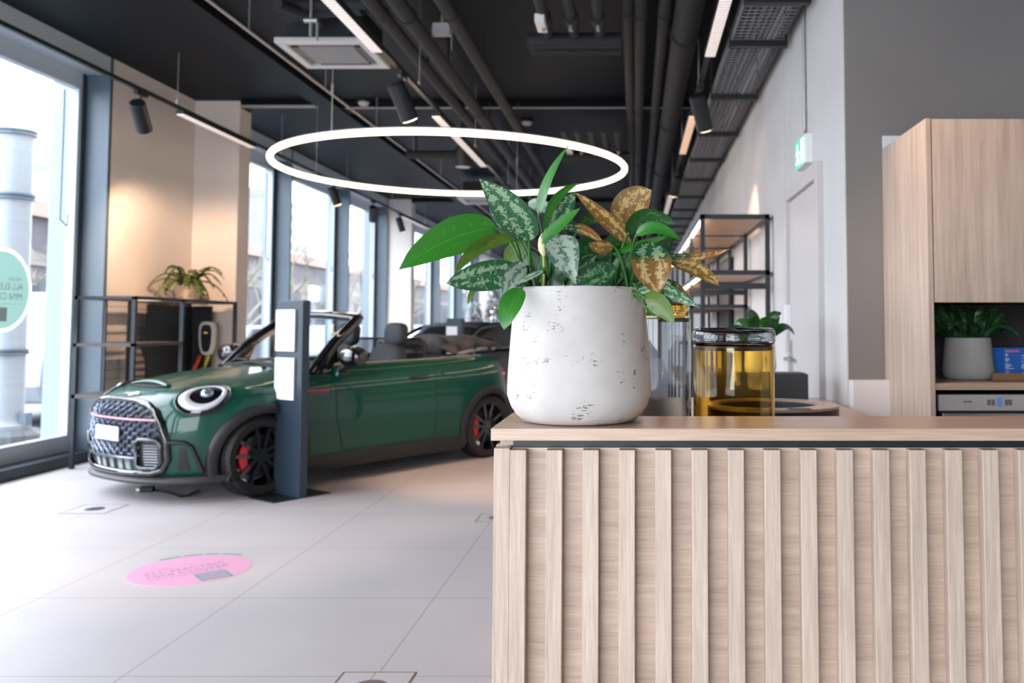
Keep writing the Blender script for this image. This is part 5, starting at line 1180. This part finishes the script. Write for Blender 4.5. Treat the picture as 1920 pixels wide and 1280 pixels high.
# base, middle, tip in the photo, blade width there, roll, depths, kind
LV = [((932, 428), (848, 447), (748, 505), 76, .25, 1.93, 1.89, 1.85, 'g', .42), ((993, 452), (962, 400), (898, 335), 66, .2, 1.90, 1.86, 1.83, 'v', .42),
      ((958, 432), (940, 405), (922, 372), 34, .0, 2.0, 2.01, 2.0, 's', .5), ((972, 450), (905, 458), (852, 514), 24, .7, 1.94, 1.90, 1.88, 'o', .45),
      ((982, 452), (965, 476), (950, 496), 40, .1, 2.02, 2.04, 2.06, 'o', .5), ((978, 510), (912, 516), (836, 531), 56, .3, 1.90, 1.86, 1.82, 'v', .45),
      ((893, 538), (884, 552), (877, 572), 12, .3, 1.88, 1.86, 1.85, 'o', .4), ((988, 498), (962, 520), (945, 564), 38, .3, 1.88, 1.85, 1.83, 's', .4),
      ((978, 540), (958, 572), (945, 618), 44, .25, 1.83, 1.80, 1.79, 'g', .45), ((1010, 405), (1032, 330), (1074, 264), 21, .75, 1.93, 1.92, 1.91, 'g', .32),
      ((1022, 432), (1040, 375), (1086, 343), 15, .8, 1.92, 1.92, 1.92, 'g', .45), ((1038, 440), (1050, 405), (1079, 360), 46, .2, 1.97, 1.99, 2.0, 'v', .45),
      ((1038, 398), (1012, 385), (990, 380), 26, .2, 2.02, 2.04, 2.06, 's', .5), ((1012, 456), (1043, 428), (1089, 389), 24, .5, 1.88, 1.87, 1.86, 'g', .45),
      ((1184, 458), (1136, 412), (1078, 360), 30, .3, 1.94, 1.91, 1.90, 'b', .42), ((1048, 440), (1058, 478), (1081, 534), 64, .15, 1.86, 1.83, 1.82, 's', .36),
      ((1052, 428), (1095, 430), (1132, 458), 18, .6, 1.93, 1.92, 1.93, 'm', .45), ((1178, 428), (1182, 390), (1222, 356), 70, .1, 1.99, 2.0, 2.0, 'b', .48),
      ((1176, 440), (1212, 408), (1268, 420), 36, .6, 1.92, 1.90, 1.88, 'd', .42), ((1192, 442), (1230, 428), (1277, 452), 24, .4, 1.90, 1.88, 1.86, 'g', .42),
      ((1150, 476), (1200, 458), (1256, 441), 14, .5, 1.94, 1.92, 1.90, 'g', .45), ((1218, 452), (1222, 500), (1237, 550), 76, .12, 1.87, 1.84, 1.83, 'm', .42),
      ((1250, 480), (1308, 480), (1371, 466), 17, .5, 1.90, 1.90, 1.90, 'm', .40), ((1256, 492), (1302, 503), (1349, 536), 29, .3, 1.90, 1.88, 1.86, 'b', .5),
      ((1196, 545), (1250, 547), (1313, 578), 31, .4, 1.86, 1.84, 1.82, 'v', .38), ((1256, 526), (1276, 545), (1302, 574), 14, .4, 1.95, 1.95, 1.95, 'm', .4),
      ((1208, 558), (1236, 570), (1264, 607), 38, .3, 1.85, 1.84, 1.83, 'o', .45), ((1212, 578), (1220, 584), (1228, 594), 10, .2, 1.86, 1.86, 1.86, 'g', .4),
      ((1156, 502), (1110, 520), (1056, 549), 50, .15, 1.90, 1.88, 1.87, 'k', .45), ((1150, 462), (1128, 463), (1104, 456), 26, .3, 1.92, 1.90, 1.88, 'b', .5),
      ((1020, 506), (992, 520), (965, 533), 13, .5, 1.85, 1.83, 1.82, 's', .4), ((1160, 480), (1140, 470), (1100, 478), 36, .4, 2.0, 2.0, 2.0, 'd', .45),
      ((1150, 500), (1175, 462), (1195, 452), 40, .3, 2.0, 2.0, 1.98, 'd', .45), ((1075, 520), (1090, 470), (1118, 440), 34, .4, 2.03, 2.05, 2.06, 'd', .45),
      ((1215, 520), (1240, 470), (1262, 440), 30, .5, 2.05, 2.08, 2.1, 'd', .45), ((1020, 520), (1000, 490), (975, 478), 34, .4, 2.03, 2.06, 2.08, 'd', .45),
      ((1180, 540), (1160, 520), (1120, 505), 40, .3, 1.97, 1.97, 1.96, 'd', .45), ((1050, 540), (1040, 505), (1068, 470), 34, .3, 2.0, 2.02, 2.04, 'd', .45), ((1215, 545), (1180, 525), (1165, 500), 34, .4, 2.0, 2.0, 2.0, 'k', .45), ((1110, 545), (1120, 500), (1150, 455), 40, .3, 2.05, 2.08, 2.10, 'd', .45), ((1065, 545), (1085, 500), (1120, 478), 38, .3, 2.0, 2.0, 2.0, 'k', .45), ((1140, 540), (1165, 500), (1182, 468), 34, .3, 1.96, 1.96, 1.96, 'k', .45),
      ((1000, 548), (985, 520), (962, 500), 34, .3, 2.0, 2.02, 2.04, 'd', .45), ((1030, 545), (1045, 520), (1075, 500), 34, .3, 1.95, 1.94, 1.94, 'd', .45), ((1190, 470), (1160, 452), (1122, 470), 32, .3, 1.96, 1.95, 1.94, 'd', .45), ((1085, 430), (1110, 410), (1150, 405), 24, .4, 2.06, 2.08, 2.1, 'd', .45),
      ((1200, 548), (1230, 560), (1268, 566), 30, .4, 1.95, 1.95, 1.95, 'd', .4)]
rnd = random.Random(7); clump = [(1010, 556), (1030, 556), (1055, 556), (1150, 556), (1170, 556), (1000, 556), (1130, 556), (1185, 556)]
for i, (b, m_, t_, wpx, roll, y0_, y1_, y2_, kd, wd) in enumerate(LV):
    A, B, C_ = pp(*b, y0_), pp(*m_, y1_), pp(*t_, y2_); hw = wpx*.5*y1_/F/max(.45, math.cos(roll))
    leaf_blade(PL, A, B, C_, hw, roll if i % 2 else -roll, LM[kd], fold=.16, wide=wd, wave=.02)
    left = b[0] < 1090; sx = (1018 if left else 1165)+rnd.uniform(-24, 24)+(b[0]-(1018 if left else 1165))*.12
    S = pp(sx, 560, 1.97+rnd.uniform(-.03, .03)); S.z = ZT_+.262; K = S+(A-S)*.55+Vector(((S.x-A.x)*.10, 0, .035+.02*rnd.random()))
    pts = [S*(1-t)**2+K*2*t*(1-t)+A*t*t for t in np.linspace(0, 1, 9)]
    d = (B-A); pts.append(A+d*.12)
    MB().tube(pts, [.0045-.0002*j for j in range(10)], 7).build('stalk', M['stem'], PL, smooth=60)
q = MB(); A = pp(1017, 448, 1.885); B = pp(1019, 556, 1.93); q.tube([B, (A+B)/2+Vector((.003, 0, 0)), A], .0032, 7); q.build('flower_stalk', mat('pale_stalk', (.35, .38, .14), .5), PL, smooth=60)
q = MB(); q.tube([pp(1020, 480, 1.885), pp(1018, 468, 1.884), pp(1016, 458, 1.884), pp(1015, 447, 1.885), pp(1016, 438, 1.886)], [.003, .010, .009, .006, .001], 10); q.build('flower_bud', mat('cream_bud', (.68, .60, .36), .5), PL, smooth=60)

# ---- second plants
def bushy(px, py, y, n, rad, label, name, pot, kinds, leafl, seed, cat='plant', up=.5, z0=None):
    rnd = random.Random(seed); c = at(px, py, Y=y); c = Vector((c.x, c.y, z0 if z0 else c.z))
    t = thing(name, label, cat, c)
    pr, ph = pot['r'], pot['h']
    MB().lathe([(.001, 0), (pr*.80, 0), (pr*.93, .01), (pr, ph*.2), (pr*.86, ph), (pr*.80, ph), (pr*.80, ph*.86), (.001, ph*.86)], c, 40).build('pot', pot['m'], t, smooth=40)
    top = c+Vector((0, 0, ph*.92))
    for i in range(n):
        a = 2*math.pi*i/n*2.4+rnd.random(); e = rnd.uniform(.15, 1.15); d = Vector((math.cos(a)*math.cos(e), math.sin(a)*math.cos(e)*.8, math.sin(e)*up+.25)).normalized()
        A = top+Vector((math.cos(a), math.sin(a), 0))*pr*.3+d*rad*.30; B = A+d*leafl*.5+Vector((0, 0, leafl*.06)); T = A+d*leafl*rnd.uniform(.85, 1.1)-Vector((0, 0, leafl*(.50-.3*e)))
        leaf_blade(t, A, B, T, leafl*rnd.uniform(.15, .2), rnd.uniform(-.3, .3), LM[rnd.choice(kinds)], refn=Vector((d.x*.2, -.55, .8)).normalized(), fold=.15)
        MB().tube([top-Vector((0, 0, .02)), (top+A)/2+Vector((0, 0, .02)), A], .003, 5).build('stalk', M['stem'], t, smooth=60)
    return t
M['pot_grey'] = mat('pale_grey_pot', (.42, .42, .41), .8, var=.06, vscale=12)
ZK = 1.1
bushy(1816, 720, 3.93, 34, .15, 'dark striped leafy plant in pale pot inside the oak cabinet niche', 'potted_plant', {'r': .111, 'h': .182, 'm': M['pot_grey']}, 'kkkd', .165, 3, z0=ZK+.0005)
bushy(1428, 690, 4.52, 11, .12, 'green plant in white pot on the dark box behind the canister', 'potted_plant', {'r': .075, 'h': .17, 'm': M['white']}, 'dg', .17, 8, z0=1.0985, up=.9)
# ferny trailing plant on the black shelving
c = at(352, 562, X=-4.98); t = thing('trailing_plant', 'trailing ferny plant in beige pot on top of the black shelving', 'plant', (c.x, c.y, ztop))
q = MB(); q.lathe([(.001, 0), (.12, 0), (.15, .16), (.14, .16), (.12, .12), (.001, .12)], (c.x, c.y, ztop), 32); q.build('pot', mat('beige_pot', (.42, .33, .25), .8), t, smooth=40)
rnd = random.Random(11); M['fern'] = mat('fern_green', (.06, .085, .012), .6, var=.3, vscale=20)
for k in range(22):
    a = k*2.4; r_ = rnd.uniform(.2, .55); hh = rnd.uniform(.02, .34); S = Vector((c.x, c.y, ztop+.14)); K = S+Vector((math.cos(a)*r_*.5, math.sin(a)*r_*.5, .20+hh*.5)); E_ = S+Vector((math.cos(a)*r_, math.sin(a)*r_*1.0, hh-.14))
    pts = [S*(1-u)**2+K*2*u*(1-u)+E_*u*u for u in np.linspace(0, 1, 12)]; q = MB(); q.tube(pts, .004, 5)
    for i in range(2, 12):
        d = (pts[i]-pts[i-1]).normalized(); sd = d.cross(Vector((0, 0, 1))).normalized()
        for s in (-1, 1):
            L_ = .085*(1-.04*i)*rnd.uniform(.7, 1.2); p = pts[i]; e = (sd*s+d*.6-Vector((0, 0, .35))).normalized(); w_ = d*.026
            q.add([p, p+e*L_*.5+w_, p+e*L_, p+e*L_*.5-w_], [(0, 1, 2, 3)])
    q.build('frond', M['fern'], t)

# ---- oak kitchen cabinet
X0, X1, YA, YB = 1.213, 2.02, 3.655, 4.305
kc = thing('tall_cabinet', 'tall pale oak kitchen cabinet with open niche by the grey wall', 'cabinet', ((X0+X1)/2, (YA+YB)/2, 0))
MB().box(X0, X0+.022, YA, YB, 0, 2.20).build('side_panel', M['oak_cab'], kc, bevel=.001); MB().box(X1-.022, X1, YA, YB, 0, 2.20).build('side_panel', M['oak_cab'], kc, bevel=.001)
MB().box(X0+.022, X1-.022, YA+.02, YB, 2.178, 2.20).build('top_panel', M['oak_cab'], kc); MB().box(X0+.022, X1-.022, YB-.02, YB, 0, 2.178).build('back_panel', mat('dark_niche_back', (.055, .057, .062), .7), kc)
MB().box(X0+.027, X1-.024, YA-.002, YA+.018, 1.432, 2.197).build('cabinet_door', M['oak_cab'], kc, bevel=.001)
MB().box(X0+.022, X1-.022, YA+.02, YB-.02, 1.435, 1.455).build('shelf', M['black'], kc)
MB().box(X0+.022, X1-.022, YA+.005, YB-.02, ZK-.028, ZK).build('shelf', M['oak_top'], kc, bevel=.001)
MB().box(X0+.022, X1-.022, YA+.06, YB-.02, .0, .10).build('plinth', M['black'], kc)
MB().box(X0+.002, 1.32, YB-.02, YB-.002, 2.202, 2.262).build('filler_strip', M['white'], kc)
dw = thing('dishwasher', 'stainless steel dishwasher with control strip under the cabinet niche', 'dishwasher', (1.57, 3.9, .10))
MB().box(1.265, 1.86, YA+.045, YB-.08, .101, 1.05).build('body', M['black'], dw)
MB().box(1.255, 1.87, YA+.02, YA+.045, .985, 1.052).build('control_panel', mat('pale_control_panel', (.55, .52, .52), .4, metal=.2), dw, bevel=.003)
MB().box(1.268, 1.87, YA+.015, YA+.045, .12, .978).build('steel_door', M['steel'], dw, bevel=.004)
xs = lambda px: at(px, 748, Y=YA+.02).x
MB().box(xs(1869), xs(1878), YA+.0185, YA+.0195, 1.003, 1.043).build('blue_display', mat('blue_display', (.12, .30, .62), .4, emit=(.15, .35, .8), es=.1), dw)
for px in (1851, 1859, 1884, 1891): MB().box(xs(px), xs(px+6), YA+.0185, YA+.0195, 1.008, 1.032).build('button', mat('grey_button', (.18, .17, .17), .5), dw)
MB().box(xs(1806), xs(1822), YA+.0185, YA+.0195, 1.021, 1.025).build('maker_mark', M['black'], dw)
o = thing('card_stand', 'small wooden stand holding blue cards in the cabinet niche', 'stand', (1.66, 3.86, ZK))
MB().box(1.545, 1.80, 3.83, 3.90, ZK+.0005, ZK+.032).build('base', mat('warm_wood_block', (.30, .16, .08), .5), o, bevel=.002)
M['blue'] = mat('blue_card', (.012, .12, .48), .5); M['pinkt'] = mat('pink_print', (.62, .14, .28), .6)
for k, (px, lb) in enumerate(((1858, 'blue card leftmost and rearmost of the fanned row in the stand'), (1866, 'blue card second from left of the fanned row in the stand'), (1872, 'blue card third from left, just behind the front blue card'), (1880, 'front blue card with pink heading and white printed rows'))):
    y = 3.885-.012*k; a = at(px, 652, Y=y); w_ = .105
    cd = MB().box(a.x, a.x+w_, y-.0008, y+.0008, ZK+.0325-.004, a.z).build('menu_card', M['blue']); tag(cd, lb, 'card', 'blue cards in the wooden stand')
    if k == 3:
        q = MB(); q.box(a.x+.010, a.x+.070, y-.0016, y-.0009, a.z-.018, a.z-.010); q.box(a.x+.010, a.x+.026, y-.0016, y-.0009, ZK+.038, ZK+.042); q.build('pink_heading', M['pinkt'], cd)
        q = MB()
        for j, (l1, l2) in enumerate(((.014, .0), (.012, .016), (.0, 0), (.016, .014), (.018, 0), (.012, .018), (0, 0), (.020, .014), (.028, .016), (.016, .018), (.034, .012), (0, 0), (.015, 0), (.014, .012))):
            z = a.z-.028-.0062*j
            if l1: q.box(a.x+.010, a.x+.010+l1, y-.0016, y-.0009, z, z+.0022)
            if l2: q.box(a.x+.096-l2, a.x+.096, y-.0016, y-.0009, z, z+.0022)
        q.build('white_rows', M['paper'], cd)

# ---- tall open shelving on the right wall
sx0, sx1 = at(1317, 402, Y=6.55).x, .985; zs = at(1380, 402, Y=6.55).z; Y_ = [6.55, 7.85, 9.15, 10.45, 11.75]
t = thing('tall_shelving', 'tall black framed shelving with oak shelves along the right wall', 'shelf', ((sx0+sx1)/2, 9, 0)); b = .017
for yy in Y_:
    for xx in (sx0, sx1): MB().box(xx-b, xx+b, yy-b, yy+b, 0, zs).build('post', M['frame'], t)
    for zz in (zs, 1.34+102/F*6.55, 1.52, 1.20): 
        if yy > 7 or zz > 1.6: MB().box(sx0-b, sx1+b, yy-b, yy+b, zz-.034, zz).build('cross_rail', M['frame'], t)
    zb_ = 1.34+78/F*6.55
    if yy < 8: MB().box(sx0-b, sx1+b, yy-b*.8, yy+b*.8, zb_-.045, zb_).build('cross_rail', M['frame'], t)
for xx in (sx0, sx1):
    for zz in (zs, 1.34+102/F*6.55): MB().box(xx-b, xx+b, Y_[0], Y_[-1], zz-.034, zz).build('long_rail', M['frame'], t)
for zz in (zs-.006, 1.34+102/F*6.55-.006): 
    MB().box(sx0+.01, sx1-.01, Y_[0]+b, Y_[-1], zz-.020, zz).build('shelf', M['shelf_wood'], t)
    MB().box(sx0-.012, sx0+.012, Y_[0]+.02, Y_[-1]-.1, zz-.040, zz-.030).build('led_strip', M['led_hot'], t)
for zz in (1.52-.006, 1.20, .8): MB().box(sx0+.01, sx1-.01, Y_[1]+b, Y_[-1], zz-.020, zz).build('shelf', M['shelf_wood'], t)
MB().box(sx1+.005, sx1+.02, 9.2, 10.4, .3, zs-.1).build('dark_back_panel', M['black'], t)
# small linear downlight seen between the shelf rails
# ---- frosted trees at the far end
M['frost'] = mat('frosted_needles', (.55, .58, .62), .9, var=.35, vscale=14); M['trunk'] = mat('brown_trunk', (.10, .06, .04), .9)
def frosted(px, pyt, y, h, seed, lb):
    rnd = random.Random(seed); p = at(px, pyt, Y=y); t = thing('frosted_fir_tree', lb, 'tree', (p.x, y, 0), group='frosted fir trees'); zt = p.z
    MB().cyl((p.x, y, 0), (p.x, y, zt-.1), .05, .01, n=8).build('trunk', M['trunk'], t)
    q = MB()
    for k in range(520):
        u = rnd.random()**.7; z = zt-u*(zt-.25); r_ = .06+.32*u*(zt-.2)*rnd.uniform(.55, 1)*.62; a = rnd.uniform(0, 6.283); c = Vector((p.x+r_*math.cos(a), y+r_*math.sin(a), z-.10*r_)); d = Vector((math.cos(a), math.sin(a), -.25)).normalized()
        s = rnd.uniform(.04, .085); sd = d.cross(Vector((0, 0, 1))).normalized()
        q.add([c-d*s*2, c+sd*s*.6, c+d*s, c-sd*s*.6, c+Vector((0, 0, s*.8))], [(0, 1, 4), (1, 2, 4), (2, 3, 4), (3, 0, 4), (0, 3, 2, 1)])
    q.build('needles', M['frost'], t)
    q = MB()
    for k in range(26):
        u = rnd.random()**.7; z = zt-u*(zt-.3); r_ = .06+.20*u*(zt-.2); a = rnd.uniform(3.3, 6.1); q.lathe([(.001, -.035), (.03, -.018), (.035, 0), (.03, .018), (.001, .035)], (p.x+r_*math.cos(a), y+r_*math.sin(a), z), 8)
    q.build('baubles', mat('copper_baubles', (.40, .22, .12), .3, metal=.4), t); t.children[-1]['kind'] = 'stuff'
    return t
frosted(890, 566, 16.2, 1.7, 1, 'shorter frosted fir tree at the far windows')
frosted(925, 536, 17.7, 2.2, 2, 'taller frosted fir tree beside the concrete pot leaf')
frosted(960, 556, 19.2, 2.0, 3, 'frosted fir tree mostly hidden behind the concrete pot')
